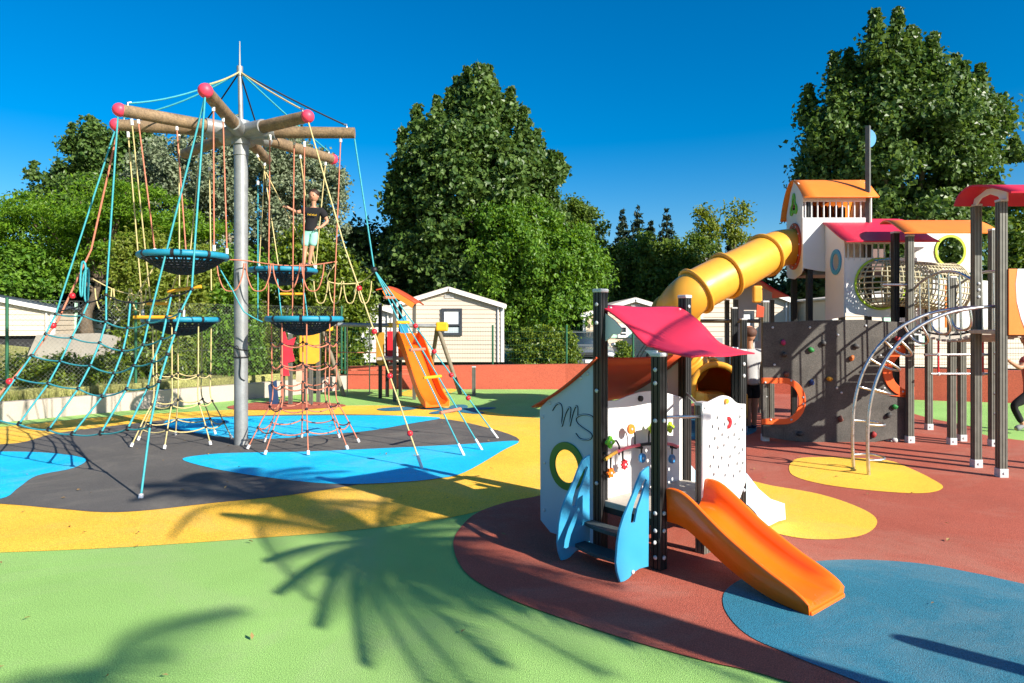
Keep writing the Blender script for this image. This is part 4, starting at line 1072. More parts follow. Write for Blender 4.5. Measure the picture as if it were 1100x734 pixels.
# bank and block wall at the far left
rows = []
for (x, y) in ((-18, 4.0), (-12.3, 9.6), (-9.6, 13.1), (-6.6, 16.9), (-4.8, 19.7)):
    r_ = []
    for o_, z in ((.15, .33), (1.2, .38), (3, .55), (4.7, .7), (5.2, 1.3), (22, 1.5)):
        k = {-4.8: .15, -6.6: .45}.get(x, 1.); r_.append((x-.786*o_, y+.62*o_, max(.05, z*k) if o_ > .2 else .33))
    rows.append(r_)
bank_m = mat('dry_bank', (.20, .20, .065), .9, .4, 1.2, grit=.5, gs=30, bump=.5)
struct(MB().sheet(rows, .2, flip=True).build('bank', bank_m))
block = mat('block_wall', (.38, .345, .29), .85, .12, 3, grit=.1, gs=40, stain=.15)
lp = [(P(x, y, 17.6).x, P(x, y, 17.6).z) for x, y in ((22, 405), (42, 360), (104, 358), (128, 362), (120, 405))]
tag(panel('garden_wall', block, None, [lp], (0, 17.6, 0), (1, 0, 0), thick=.2), 'pale sloping block wall below the dark-roofed home at the left', 'wall')

# ------------------------------------------------------------------ parked car (facing the camera)
car = thing('parked_car', 'grey parked car seen from the front between hedge and beige home', 'car', (P(636, 0, 25).x, 25, 0))
cx_, cy_ = car.location.x, 25
paint = mat('grey_car_paint', (.22, .24, .26), .25, .05, metal=.5, coat=.6)
sect = [(0, .30, .62, .84), (.06, .30, .78, .88), (.5, .28, .92, .90), (1.0, .28, .98, .90), (1.5, .28, 1.02, .91), (3.6, .28, 1.05, .90), (4.1, .32, .98, .86), (4.2, .36, .8, .8)]
vs = []; fs = []
for y, zl, zh, w in sect:
    for x, z in ((-w*.92, zl), (-w, zl+.18), (-w, zh-.14), (-w*.9, zh), (w*.9, zh), (w, zh-.14), (w, zl+.18), (w*.92, zl)): vs.append((cx_+x, cy_+y, z))
for i in range(len(sect)-1):
    for j in range(8): k = (j+1) % 8; fs.append((i*8+j, i*8+k, (i+1)*8+k, (i+1)*8+j))
fs += [list(range(8)), list(range(len(vs)-8, len(vs)))[::-1]]
MB().add(vs, fs, 0, True).build('body', paint, car)
cab = [(1.15, .98, .80), (1.75, 1.50, .66), (2.3, 1.56, .66), (3.2, 1.52, .64), (3.9, 1.02, .76)]
vs = []; fs = []
for y, z, w in cab: vs += [(cx_-w, cy_+y, z), (cx_+w, cy_+y, z)]
base = len(vs)
for y, z, w in cab: vs += [(cx_-.84, cy_+y, .96), (cx_+.84, cy_+y, .96)]
for i in range(4):
    a = 2*i; fs += [(a, a+1, a+3, a+2), (a, a+2, base+a+2, base+a), (a+1, base+a+1, base+a+3, a+3)]
fs += [(0, base, base+1, 1), (8, 9, base+9, base+8)]
MB().add(vs, fs).build('cabin', paint, car)
nrm = Vector((0, -.62, .5)).normalized()*.012
q = [(-.70, 1.22, 1.03), (.70, 1.22, 1.03), (.60, 1.70, 1.46), (-.60, 1.70, 1.46)]
MB().sheet([[Vector((cx_+q[0][0], cy_+q[0][1], q[0][2]))+nrm, Vector((cx_+q[1][0], cy_+q[1][1], q[1][2]))+nrm], [Vector((cx_+q[3][0], cy_+q[3][1], q[3][2]))+nrm, Vector((cx_+q[2][0], cy_+q[2][1], q[2][2]))+nrm]], .01, flip=False).build('windscreen', glass_d, car)
for s_ in (-1, 1):
    MB().ball((cx_+s_*.66, cy_+.02, .70), .15, sc=(1.1, .45, .55)).build('headlight', mat('headlight_glass', (.7, .72, .75), .15, coat=.5), car)
    MB().ball((cx_+s_*.98, cy_+1.35, 1.02), .11, sc=(1, .6, .75)).build('mirror', paint, car)
    for y in (.85, 3.4):
        w = MB().tube([(cx_+s_*.70, cy_+y, .32), (cx_+s_*.90, cy_+y, .32)], .32, 20, smooth=False).build('wheel', black_rubber, car)
        MB().tube([(cx_+s_*.89, cy_+y, .32), (cx_+s_*.915, cy_+y, .32)], .19, 14, smooth=False).build('rim', galv, w)
MB().box((cx_, cy_-.01, .72), (.85, .08, .12), bev=.02).build('grille', black_rubber, car)
MB().box((cx_, cy_-.03, .44), (1.55, .14, .20), bev=.05).build('bumper', paint, car)
MB().box((cx_, cy_-.11, .46), (.52, .02, .12), bev=.004).build('number_plate', trim_w, car)
# black tubular garden chair in front of the beige home
gc = thing('garden_chair', 'black tubular garden chair with a round back cushion beside the beige home', 'chair', (P(690, 0, 23.5).x, 23.5, 0))
gx, gy = gc.location.x, 23.5
for dx in (-.28, .28):
    MB().tube(smooth_loop([(gx-.35, gy+dx, 0), (gx-.18, gy+dx, .55), (gx+.05, gy+dx, .98), (gx+.25, gy+dx, 1.2)], 4, False), .022, 6).build('leg', black_line, gc)
    MB().tube([(gx-.13, gy+dx, .6), (gx+.12, gy+dx, 0)], .022, 6).build('leg', black_line, gc)
MB().box((gx, gy, .5), (.5, .56, .06), bev=.02).build('seat', black_rubber, gc)
MB().ball((gx+.22, gy-.05, .66), .2, sc=(.6, 1, 1)).build('cushion', black_rubber, gc)
# ------------------------------------------------------------------ trees and shrubs
nrng = np.random.default_rng(11)
def blob_pts(blobs, n, clump, dens, zs=.85):
    # blobs: list of (centre, rx, ry, rz) ; returns leaf centres and clump ids
    w = np.array([(b[1]*b[3])**1.0 for b in blobs]); w = w/w.sum()
    nc = max(6, int(n/dens))
    k = nrng.choice(len(blobs), nc, p=w)
    ctr = np.array([b[0] for b in blobs])[k]; rad = np.array([b[1:4] for b in blobs])[k]
    d = nrng.normal(size=(nc, 3)); d /= np.linalg.norm(d, axis=1)[:, None]
    rr = .35+.68*np.sqrt(nrng.random(nc))
    cc = ctr+d*rad*rr[:, None]
    cs = clump*(.6+.8*nrng.random(nc))
    ci = nrng.integers(0, nc, n)
    off = nrng.normal(size=(n, 3)); off /= np.linalg.norm(off, axis=1)[:, None]
    pts = cc[ci]+off*np.array([1, 1, zs])*(cs[ci]*(.35+.75*np.sqrt(nrng.random(n)))*(1+.25*nrng.normal(size=n)))[:, None]
    return pts, d[ci]*.5+off*1.1
def leaves(name, m, parent, pts, out, size, asp=.6, droop=.3, var=.35):
    n = len(pts)
    pts = np.asarray(pts, dtype=float)-np.array(wl(parent))
    nrm = nrng.normal(size=(n, 3))+np.asarray(out)*.7+np.array([0, 0, .5]); nrm /= np.linalg.norm(nrm, axis=1)[:, None]
    t = nrng.normal(size=(n, 3))+np.array([0, 0, -droop]); t -= nrm*(t*nrm).sum(1)[:, None]; t /= np.linalg.norm(t, axis=1)[:, None]
    b = np.cross(nrm, t)
    s = size*(1-var+2*var*nrng.random(n))[:, None]
    V = np.empty((n, 4, 3))
    V[:, 0] = pts-t*s*.5; V[:, 1] = pts+b*s*asp*.5+nrm*s*.10-t*s*.05; V[:, 2] = pts+t*s*.5-nrm*s*.08; V[:, 3] = pts-b*s*asp*.5+nrm*s*.10-t*s*.05
    me = bpy.data.meshes.new(name)
    me.from_pydata(V.reshape(-1, 3), [], np.arange(4*n).reshape(n, 4))
    me.update()
    o = bpy.data.objects.new(name, me); C.objects.link(o); me.materials.append(m); o.parent = parent
    return o
bark = mat('bark', (.10, .075, .05), .9, .35, 5, grit=.3, gs=20, bump=.4)
bark_p = mat('pale_bark', (.24, .20, .15), .9, .3, 4, grit=.25, gs=20, bump=.3)
def tree(name, label, Y, pxb, n, size, m, clump=.45, dens=60, tx=None, tr=.2, z0=0., asp=.6, droop=.3, bk=None, shoots=(), cat='tree', trunk=True, dep=.8, part='crown', tuft=0, zs=.85):
    blobs = [(np.array(P(x, y, Y)), rx*Y/F, max(rx*Y/F*dep, .3), ry*Y/F) for x, y, rx, ry in pxb]
    blobs = [(b[0]+np.array([0, (nrng.random()-.5)*b[1]*.6, 0]), *b[1:]) for b in blobs]
    if tx is None: tx = pxb[0][0]
    root = thing(name, label, cat, ((tx-550)*Y/F, Y, z0))
    pts, out = blob_pts(blobs, n, clump, dens, zs)
    if len(shoots):
        sp, so = [], []
        for (x, y, rx, ry) in shoots:             # narrow upright leaders at the crown's edge
            c = np.array(P(x, y, Y)); k = int(n*.011*max(1, rx*ry/220))
            h = (nrng.random(k)*2-1); ww = np.clip(1.2-h, .5, 1.5)/1.2
            p = c+np.stack([nrng.normal(size=k)*rx*.55*ww, nrng.normal(size=k)*rx*.5*ww, h*ry], 1)*Y/F*np.array([1, 1, 1])+np.array([0, (nrng.random()-.5)*2, 0])
            sp.append(p); so.append(nrng.normal(size=(k, 3))*.5)
        pts = np.concatenate([pts]+sp); out = np.concatenate([out]+so)
    if tuft:
        sp, so = [pts], [out]
        for _ in range(tuft):
            b = blobs[nrng.choice(len(blobs), p=np.array([q[1]*q[3] for q in blobs])/sum(q[1]*q[3] for q in blobs))]
            d = nrng.normal(size=3); d /= np.linalg.norm(d); d[2] = d[2]*.8+.15
            c = b[0]+d*np.array(b[1:4])*(.98+.26*nrng.random()); k = int(n*.0028)
            r_ = clump*(.7+.6*nrng.random()); h = nrng.random(k)
            p = c+np.stack([nrng.normal(size=k)*r_*.62*(1.15-h*.6), nrng.normal(size=k)*r_*.62*(1.15-h*.6), (h-.45)*r_*2.1], 1)
            sp.append(p); so.append(np.repeat(d[None], k, 0))
        pts = np.concatenate(sp); out = np.concatenate(so)
    keep = pts[:, 2] > .05
    leaves(part, m, root, pts[keep], out[keep], size, asp, droop)
    if trunk:
        tb = MB(); base = Vector(root.location)
        c0_ = Vector(blobs[0][0]); zt = c0_.z
        mid = base.lerp(c0_, .55); mid.x += .15*rnd.uniform(-1, 1)*tr*4
        tb.tube(smooth_loop([base+Vector((0, 0, -.1)), base.lerp(mid, .5)+Vector((rnd.uniform(-1, 1)*tr, 0, 0)), mid, c0_+Vector((0, 0, blobs[0][3]*.5))], 4, False), [tr*(1-.85*i/12) for i in range(13)], 10)
        for b in blobs[1:]:
            e = Vector(b[0])+Vector((0, 0, b[3]*.3)); s_ = base.lerp(c0_, rnd.uniform(.35, .8))
            q = s_.lerp(e, .5)+Vector((0, 0, -.1*(e-s_).length))
            tb.tube([s_, q, e], [tr*.4, tr*.25, tr*.08], 6)
        tb.build('trunk', bk or bark, root)
    return root
poplar = leafmat('poplar_leaf', (.028, .075, .014), (.125, .20, .044), .32, .42, .35)
bright = leafmat('bright_leaf', (.05, .14, .012), (.16, .29, .03), .4, .45)
silver = leafmat('silver_leaf', (.10, .14, .065), (.26, .30, .19), .25, .6)
feather = leafmat('feathery_leaf', (.05, .14, .006), (.19, .33, .02), .45, .5)
limey = leafmat('lime_leaf', (.10, .16, .015), (.24, .28, .04), .45, .5)
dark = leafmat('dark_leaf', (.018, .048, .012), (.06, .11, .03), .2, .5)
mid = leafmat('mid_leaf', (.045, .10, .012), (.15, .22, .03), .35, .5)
conif = leafmat('conifer_needle', (.008, .025, .014), (.03, .055, .022), .1, .6)
hedge_l = leafmat('hedge_leaf', (.05, .10, .01), (.18, .24, .02), .35, .4)

tree('poplar_tree', 'tall dark poplar towering behind the cream mobile home', 32, [(508, 240, 72, 92), (512, 155, 30, 46), (560, 212, 28, 38), (456, 225, 24, 54), (480, 300, 58, 46), (548, 175, 20, 34), (472, 182, 18, 36)], 58000, .225, poplar, .58, 230, tx=492, tr=.45, asp=.85, bk=bark_p,
     tuft=150, shoots=[(515, 100, 12, 26), (492, 104, 10, 22), (530, 104, 9, 22), (548, 118, 9, 20), (448, 140, 10, 28), (470, 130, 9, 24), (435, 170, 9, 26), (562, 140, 9, 22), (578, 160, 9, 24), (592, 185, 10, 18), (425, 210, 9, 22), (600, 180, 7, 12), (440, 185, 9, 24), (430, 235, 10, 18), (424, 262, 9, 16), (586, 208, 9, 18), (596, 228, 8, 14), (525, 92, 8, 20), (502, 94, 8, 22), (483, 118, 9, 24), (534, 122, 10, 22), (455, 165, 10, 24), (570, 175, 10, 22)])
tree('poplar_tree', 'tall dark poplar rising behind the orange-roofed play tower', 28, [(972, 168, 84, 78), (965, 110, 40, 44), (905, 178, 30, 50), (1035, 160, 30, 50), (975, 250, 88, 45), (930, 120, 26, 40), (1000, 110, 26, 40)], 58000, .20, poplar, .54, 230, tx=985, tr=.45, asp=.85, bk=bark_p,
     tuft=150, shoots=[(977, 32, 9, 32), (950, 45, 9, 24), (927, 50, 11, 28), (912, 75, 9, 22), (995, 48, 9, 24), (1014, 60, 9, 32), (893, 85, 9, 26), (872, 110, 9, 22), (1058, 90, 9, 24), (1035, 80, 9, 26), (1074, 118, 10, 18), (1080, 165, 8, 12), (866, 150, 7, 16), (868, 190, 8, 12), (1060, 200, 10, 14), (965, 65, 10, 26), (985, 75, 10, 24), (940, 80, 10, 24), (905, 110, 10, 26), (885, 135, 10, 22), (1020, 100, 10, 24), (1050, 130, 10, 22), (1068, 150, 9, 18)])
tree('broadleaf_tree', 'bright green leafy tree right of the tall central poplar', 29, [(575, 290, 62, 60), (550, 240, 40, 30), (610, 300, 38, 55), (540, 330, 36, 40), (598, 340, 50, 28)], 42000, .17, bright, .42, 130, tx=580, tr=.25, droop=1.2, tuft=50)
tree('broadleaf_tree', 'dark olive tree peeking out right of the bright leafy tree', 36, [(622, 262, 30, 45), (632, 310, 26, 45), (612, 235, 20, 24)], 20000, .18, mid, .36, 70, tr=.25)
tree('silver_poplar', 'large silvery grey poplar behind the rope tower', 30, [(275, 225, 88, 62), (220, 195, 60, 50), (325, 225, 48, 58), (262, 300, 105, 50), (190, 225, 45, 50), (300, 180, 50, 40)], 60000, .15, silver, .40, 130, tx=280, tr=.4, asp=.7, bk=bark_p, tuft=60, shoots=[(160, 165, 10, 22), (200, 158, 9, 20), (240, 150, 9, 18), (290, 152, 9, 18), (330, 172, 9, 18), (360, 200, 9, 18), (260, 146, 8, 16)])
tree('poplar_tree', 'dark poplar at the upper left behind the feathery tree', 34, [(98, 180, 34, 40), (72, 215, 24, 28), (150, 170, 22, 30), (100, 235, 50, 40), (110, 155, 16, 22)], 30000, .19, poplar, .42, 90, tr=.3, asp=.85, tuft=50, shoots=[(105, 145, 8, 16), (60, 190, 8, 12), (50, 188, 6, 10), (135, 150, 7, 16), (84, 150, 8, 14), (160, 150, 7, 14)])
tree('feathery_tree', 'spreading bright green feathery tree with flat layered crown at the left', 24, [(110, 262, 45, 20), (50, 238, 62, 17), (140, 212, 55, 15), (90, 222, 50, 15), (190, 240, 46, 18), (25, 222, 34, 12), (165, 275, 55, 18), (20, 262, 40, 16), (215, 285, 34, 20), (130, 240, 60, 14), (60, 285, 44, 16)], 42000, .14, feather, .62, 190, zs=.28, tx=95, tr=.25, asp=.4, z0=1.2)
tree('broadleaf_bush', 'rounded bright bush above the dark-roofed home at the far left', 23.5, [(22, 290, 36, 26), (50, 300, 26, 22), (5, 310, 30, 20)], 9000, .16, bright, .32, 50, tr=.1, z0=1.3, cat='bush')
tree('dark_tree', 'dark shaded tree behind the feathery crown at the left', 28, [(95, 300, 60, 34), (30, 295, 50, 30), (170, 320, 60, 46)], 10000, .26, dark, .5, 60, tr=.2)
tree('tall_shrub', 'yellow-green shrub standing behind the teal climbing net', 18.2, [(155, 310, 30, 46), (138, 285, 18, 30), (178, 330, 34, 40), (160, 265, 20, 22), (205, 300, 24, 36)], 15000, .11, limey, .25, 50, tr=.06, z0=.6, cat='shrub')
tree('tall_shrub', 'dark green shrub low behind the fence and teal net', 18.0, [(150, 388, 30, 28), (180, 385, 38, 36), (135, 372, 16, 22)], 10000, .13, hedge_l, .28, 50, tr=.06, z0=.4, cat='shrub')
tree('tall_shrub', 'leafy green shrub behind the grey mast and fence', 19.5, [(235, 345, 42, 52), (215, 390, 40, 36), (260, 300, 30, 36), (250, 390, 30, 34)], 16000, .13, bright, .28, 50, tr=.06, z0=.3, cat='shrub')
tree('tall_shrub', 'dense green shrub behind the boy and the right nests', 20.6, [(305, 345, 42, 55), (345, 300, 36, 40), (290, 390, 40, 34), (330, 270, 26, 26)], 16000, .14, hedge_l, .3, 50, tr=.06, cat='shrub')
tree('tall_shrub', 'bushy green shrub left of the red-roofed slide tower', 20.9, [(362, 350, 32, 42), (378, 320, 24, 34), (372, 395, 30, 26), (340, 390, 30, 30)], 13000, .13, hedge_l, .28, 50, tr=.06, cat='shrub')
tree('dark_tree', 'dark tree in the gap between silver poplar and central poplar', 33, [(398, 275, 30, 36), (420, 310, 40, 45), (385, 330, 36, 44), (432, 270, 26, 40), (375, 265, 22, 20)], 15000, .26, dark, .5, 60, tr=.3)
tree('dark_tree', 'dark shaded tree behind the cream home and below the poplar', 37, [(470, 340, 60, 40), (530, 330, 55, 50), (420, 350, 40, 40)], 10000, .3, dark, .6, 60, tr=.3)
for (px, lab, bl) in ((688, 'first rounded mid-green tree right of the dark olive tree, below the conifers', [(672, 310, 32, 50), (655, 290, 20, 30), (690, 300, 26, 46)]), (712, 'second rounded mid-green tree, in the middle below the conifer tops', [(718, 305, 26, 50), (702, 295, 22, 40), (730, 330, 30, 34)]), (745, 'rounded mid-green tree just above the top of the tube slide', [(748, 295, 28, 42), (760, 315, 26, 40), (735, 310, 24, 40)])):
    tree('rounded_tree', lab, 38, bl, 11000, .24, mid, .42, 60, tx=px, tr=.2)
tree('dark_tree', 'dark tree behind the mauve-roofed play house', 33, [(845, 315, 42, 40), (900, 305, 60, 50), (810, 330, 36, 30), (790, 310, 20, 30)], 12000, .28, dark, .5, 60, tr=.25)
tree('dark_tree', 'dark tree at the right edge beyond the red-roofed tower bay', 34, [(1088, 262, 22, 32), (1110, 240, 30, 40), (1085, 310, 36, 40), (1130, 300, 40, 50)], 12000, .28, mid, .5, 60, tr=.25)
for (px, lab) in ((758, 'thin yellowish tree left of the sparse pale poplar'), (793, 'sparse pale yellow-green tree standing alone above the tube slide')):
    k = 1 if px == 758 else 1.1
    tree('sparse_tree', lab, 43, [(px, 252, 10*k, 26), (px-4, 232, 7*k, 16), (px+7, 240, 9*k, 18), (px-9, 262, 9*k, 18)] if px == 758 else [(px, 245, 12, 24), (px+6, 228, 9, 12), (px-6, 228, 7, 12), (px-8, 252, 9, 16), (px+2, 270, 9, 26)], 1700, .22, limey, .4, 25, tx=px, tr=.12, bk=bark_p)
def conifer(px, ytop, hw, label, Y=46):
    x0 = P(px, ytop, Y); root = thing('conifer_tree', label, 'tree', (x0.x, Y, 0))
    n = 5200; hgt = x0.z; t = np.sqrt(nrng.random(n)); lev = np.floor(t*17)/17+nrng.random(n)*.02
    W = hw*Y/F*2.4
    ang = nrng.integers(0, 9, n)*.7+np.floor(t*17)*1.3+nrng.normal(size=n)*.16
    r_ = W*(.05+.95*lev)*np.sqrt(nrng.random(n))*(.75+.5*np.sin(ang*2.3+lev*40)**2)
    z = hgt*(1-lev*.8)-r_*.35+nrng.normal(size=n)*.07
    pts = np.stack([x0.x+r_*np.cos(ang), Y+r_*np.sin(ang), z], 1)
    leaves('crown', conif, root, pts, np.stack([np.cos(ang), np.sin(ang), 0*ang], 1), .34, .35, .6)
    MB().tube([(x0.x, Y, 0), (x0.x, Y, hgt*.97)], [.2, .02], 8).build('trunk', bark, root)
for a in ((669, 226, 13, 'short dark conifer leftmost of the conifer row'), (685, 222, 15, 'tall dark conifer second from left in the conifer row'), (699, 238, 13, 'shorter conifer in the dip between two taller conifers'), (716, 225, 16, 'tall pointed conifer rightmost of the main conifer row'), (772, 260, 9, 'small conifer top between the two sparse pale trees'), (785, 246, 8, 'narrow dark conifer right behind the sparse pale tree')): conifer(*a)
tree('clipped_hedge', 'yellow-green hedge right of the cream mobile home', 22.5, [(585, 372, 26, 20), (566, 374, 18, 18), (604, 373, 18, 18), (575, 385, 24, 16), (600, 386, 22, 16)], 14000, .10, hedge_l, .16, 40, tr=.05, cat='hedge', part='foliage')
tree('small_bush', 'small yellow-green bush beside the beige home and car', 23.2, [(669, 380, 8, 12)], 1800, .09, hedge_l, .14, 40, tr=.03, cat='bush', part='foliage')
for (px, Yw, lab) in ((75, 15.2, 'weedy green plant at the foot of the block wall'), (30, 14.3, 'weedy plant behind the kerb wall at the far left'), (108, 16.0, 'weedy plant beside the dark shrub behind the fence')):
    tree('weed_plant', lab, Yw, [(px, 398, 26, 16), (px+12, 408, 24, 14)], 3500, .08, hedge_l, .16, 30, tr=.02, z0=.5, cat='plant', part='foliage')
# rough grass on the bank
n = 16000
tt = nrng.random(n); o_ = nrng.random(n)**1.2*4.3
bx_ = np.interp(tt, [0, .35, .7, 1], [-12.3, -9.6, -6.6, -5.2]); by_ = np.interp(tt, [0, .35, .7, 1], [9.6, 13.1, 16.9, 19])
zz = np.interp(o_, [.15, 1.2, 3, 5], [.33, .38, .55, .7])*np.interp(tt, [0, .5, .7, 1], [1, 1, .45, .15])
gp = np.stack([bx_-.786*o_, by_+.62*o_, zz], 1)
h_ = .08+.22*nrng.random(n); az = nrng.random(n)*6.283; ln = nrng.normal(size=(n, 2))*.08; w_ = .008
V = np.empty((n, 3, 3)); V[:, 0] = gp; V[:, 1] = gp; V[:, 0, 0] -= np.cos(az)*w_; V[:, 0, 1] -= np.sin(az)*w_; V[:, 1, 0] += np.cos(az)*w_; V[:, 1, 1] += np.sin(az)*w_
V[:, 2] = gp+np.stack([ln[:, 0], ln[:, 1], h_], 1)
me = bpy.data.meshes.new('grass'); me.from_pydata(V.reshape(-1, 3), [], np.arange(3*n).reshape(n, 3))
go = link_mesh('grass', me, leafmat('grass_blade', (.10, .15, .02), (.30, .30, .09), .3, .6)); go['kind'] = 'stuff'
tag(go, 'rough yellow-green grass on the bank behind the kerb wall', 'grass')
n = 170
xy = np.stack([nrng.random(n)*12-6.5, 3+nrng.random(n)**.8*11], 1)
dl = leafmat('dry_leaf', (.20, .11, .03), (.34, .24, .10), .1, .7)
lf = leaves('fallen_leaves', dl, None, np.concatenate([xy, np.full((n, 1), .026)], 1), np.tile([0, 0, 6.], (n, 1)), .045, .5, 0)
lf['kind'] = 'stuff'; tag(lf, 'scattered dry leaves lying on the coloured rubber ground', 'leaves')
# ------------------------------------------------------------------ palms beside the photographer
palm_l = leafmat('palm_leaf', (.03, .08, .015), (.07, .14, .025), .25, .4)
def palm(label, x, y, hgt, n_f, fl, lean=(0, 0), seed=1, tr=.16, dirs=None):
    rr = random.Random(seed)
    root = thing('palm_tree', label, 'palm', (x, y, 0))
    top_ = Vector((x+lean[0], y+lean[1], hgt))
    pts = smooth_loop([Vector((x, y, -.1)), Vector((x+lean[0]*.2, y+lean[1]*.2, hgt*.4)), Vector((x+lean[0]*.6, y+lean[1]*.6, hgt*.75)), top_], 6, False)
    MB().tube(pts, [tr*(1.15-.3*i/len(pts))*(1+.06*(i % 2)) for i in range(len(pts))], 12).build('trunk', bark, root)
    for k in range(n_f):
        az = 2*math.pi*k/n_f*2.4+rr.uniform(-.2, .2); el = rr.uniform(-.5, 1.25); L = fl*rr.uniform(.8, 1.1)
        d = Vector((math.cos(az)*math.cos(el), math.sin(az)*math.cos(el), math.sin(el)))
        if dirs and k < len(dirs): d, L = dirs[k].normalized(), dirs[k].length
        mid_ = top_+d*L*.5; tip = top_+d*L+Vector((0, 0, -L*(.12 if dirs else .38)))
        rch = smooth_loop([top_, mid_, tip], 7, False)
        mb = MB().tube(rch, [.025*(1-.8*i/len(rch)) for i in range(len(rch))], 5)
        dn = (tip-top_).normalized(); sd_ = Vector((0, 0, 1)).cross(dn).normalized()
        for i in range(2, len(rch)*2-2) if not dirs else range(3, len(rch)*3-1):
            f_ = i/(3 if dirs else 2); a = int(f_); p = rch[a].lerp(rch[min(a+1, len(rch)-1)], f_-a); tt_ = f_/len(rch)
            ll = L*(.24 if dirs else .34)*math.sin(math.pi*min(1, .12+tt_*.85))*(1.05-tt_)**.45+.03
            for s_ in (-1, 1):
                dd = (sd_*s_*.85+dn*.55+Vector((0, 0, -.35))).normalized(); w_ = .02
                q = p+dd*ll; wv = dn*w_
                mb.add([p-wv, p+wv, q+Vector((0, 0, -.02))], [(0, 1, 2)])
        mb.build('frond', palm_l, root)
    return root
# ------------------------------------------------------------------ people
def skin_mesh(vs, es, rad, sub=2, root_i=0):
    me = bpy.data.meshes.new('sk'); me.from_pydata([tuple(v_) for v_ in vs], es, []); me.update()
    o = bpy.data.objects.new('sk', me); C.objects.link(o)
    md = o.modifiers.new('Skin', 'SKIN'); md.use_smooth_shade = True; md.branch_smoothing = .6
    for i, sv_ in enumerate(me.skin_vertices[0].data):
        r_ = rad[i]; sv_.radius = r_ if isinstance(r_, tuple) else (r_, r_)
        sv_.use_root = (i == root_i)
    s_ = o.modifiers.new('Sub', 'SUBSURF'); s_.levels = sub; s_.render_levels = sub
    dg = bpy.context.evaluated_depsgraph_get(); dg.update()
    m2 = bpy.data.meshes.new_from_object(o.evaluated_get(dg), depsgraph=dg)
    vv = [v_.co.copy() for v_ in m2.vertices]; ff = [list(p.vertices) for p in m2.polygons]
    bpy.data.objects.remove(o); bpy.data.meshes.remove(m2)
    return vv, ff
skin = mat('skin', (.46, .23, .14), .5, .08, 12)
def figure(root, J, k, face, hair_m, hair_full=True, cloth=None, skin_m=None, hs=1.):
    """J: joint positions; k: body height; face: unit vector the head looks along"""
    V3 = lambda n: Vector(J[n])
    names = ['pelvis', 'belly', 'chest', 'neck', 'jaw', 'head', 'crown', 'shL', 'elL', 'wrL', 'shR', 'elR', 'wrR', 'hpL', 'knL', 'anL', 'toL', 'hpR', 'knR', 'anR', 'toR']
    f = Vector(face).normalized(); up = (V3('crown')-V3('neck')).normalized()
    J = dict(J)
    J['jaw'] = V3('neck').lerp(V3('crown'), .36)+f*k*.004
    J['head'] = V3('neck').lerp(V3('crown'), .68)
    ctop = V3('crown'); J['crown'] = V3('neck').lerp(ctop, .88)
    for s_ in 'LR':
        J['to'+s_] = Vector(J['an'+s_])+Vector(J.get('foot', f)).normalized()*k*.10+Vector((0, 0, -k*.016))
    rr = dict(pelvis=.068, belly=.062, chest=.070, neck=.029, jaw=.035, head=.050, crown=.036, sh=.042, el=.026, wr=.0175, hp=.055, kn=.034, an=.024, to=.022)
    vs = [Vector(J[n]) for n in names]; rad = [rr[n[:2]]*k if n[-1] in 'LR' else rr[n]*k for n in names]
    ix = {n: i for i, n in enumerate(names)}
    E_ = [('pelvis', 'belly'), ('belly', 'chest'), ('chest', 'neck'), ('neck', 'jaw'), ('jaw', 'head'), ('head', 'crown')]
    for s_ in 'LR': E_ += [('chest', 'sh'+s_), ('sh'+s_, 'el'+s_), ('el'+s_, 'wr'+s_), ('pelvis', 'hp'+s_), ('hp'+s_, 'kn'+s_), ('kn'+s_, 'an'+s_), ('an'+s_, 'to'+s_)]
    vv, ff = skin_mesh(vs, [(ix[a], ix[b]) for a, b in E_], rad)
    b_ = MB(); b_.add(vv, ff, 0, True)
    # hands: palm, four fingers and a thumb, curled
    for s_ in 'LR':
        w = Vector(J['wr'+s_]); d = (w-Vector(J['el'+s_])).normalized(); hd = Vector(J.get('hand'+s_, d)).normalized()
        side = hd.cross(up); side = side.normalized() if side.length > .1 else Vector((1, 0, 0)); nn = side.cross(hd).normalized()
        b_.tube([w-d*k*.01, w+hd*k*.02, w+hd*k*.05, w+hd*k*.058], [k*.016, k*.02, k*.022, k*.015], 8)
        for q, (o_, L) in enumerate(((-.017, .036), (-.006, .042), (.006, .040), (.016, .032))):
            p0 = w+hd*k*.052+side*k*o_
            b_.tube([p0, p0+hd*k*L*.5-nn*k*.006, p0+hd*k*L*.75-nn*k*.018, p0+hd*k*L*.72-nn*k*.03], [k*.0062, k*.006, k*.0055, k*.0045], 6)
        p0 = w+hd*k*.02-side*k*.018
        b_.tube([p0, p0-side*k*.014+hd*k*.014-nn*k*.006, p0-side*k*.016+hd*k*.032-nn*k*.016], [k*.0075, k*.007, k*.005], 6)
    hc = Vector(J['head']); fs_ = f.cross(up).normalized()
    b_.ball(hc+up*k*.004, k*.060*hs, seg=18, rings=14, sc=(.92, 1.02, 1.22), M=Matrix((fs_, f, up)).transposed())
    b_.ball(hc+f*k*.061*hs-up*k*.008, k*.011, sc=(1, 1, 1))                     # nose
    for q in (-1, 1): b_.ball(hc+fs_*q*k*.055*hs-up*k*.006, k*.015, sc=(.6, .9, 1.1))   # ears
    body = b_.build('body', skin_m or skin, root)
    if face != 'none':
        for q in (-1, 1): MB().ball(hc+(f*k*.055+fs_*q*k*.021+up*k*.006)*hs, k*.0075).build('eye', black_line, body)
        MB().tube([hc+(f*k*.050-fs_*k*.016-up*k*.032)*hs, hc+(f*k*.053-up*k*.036)*hs, hc+(f*k*.050+fs_*k*.016-up*k*.032)*hs], k*.004, 6).build('mouth', mat('lip', (.35, .10, .08), .5), body)
    hb = MB()
    Mx = Matrix((fs_, f, up)).transposed()
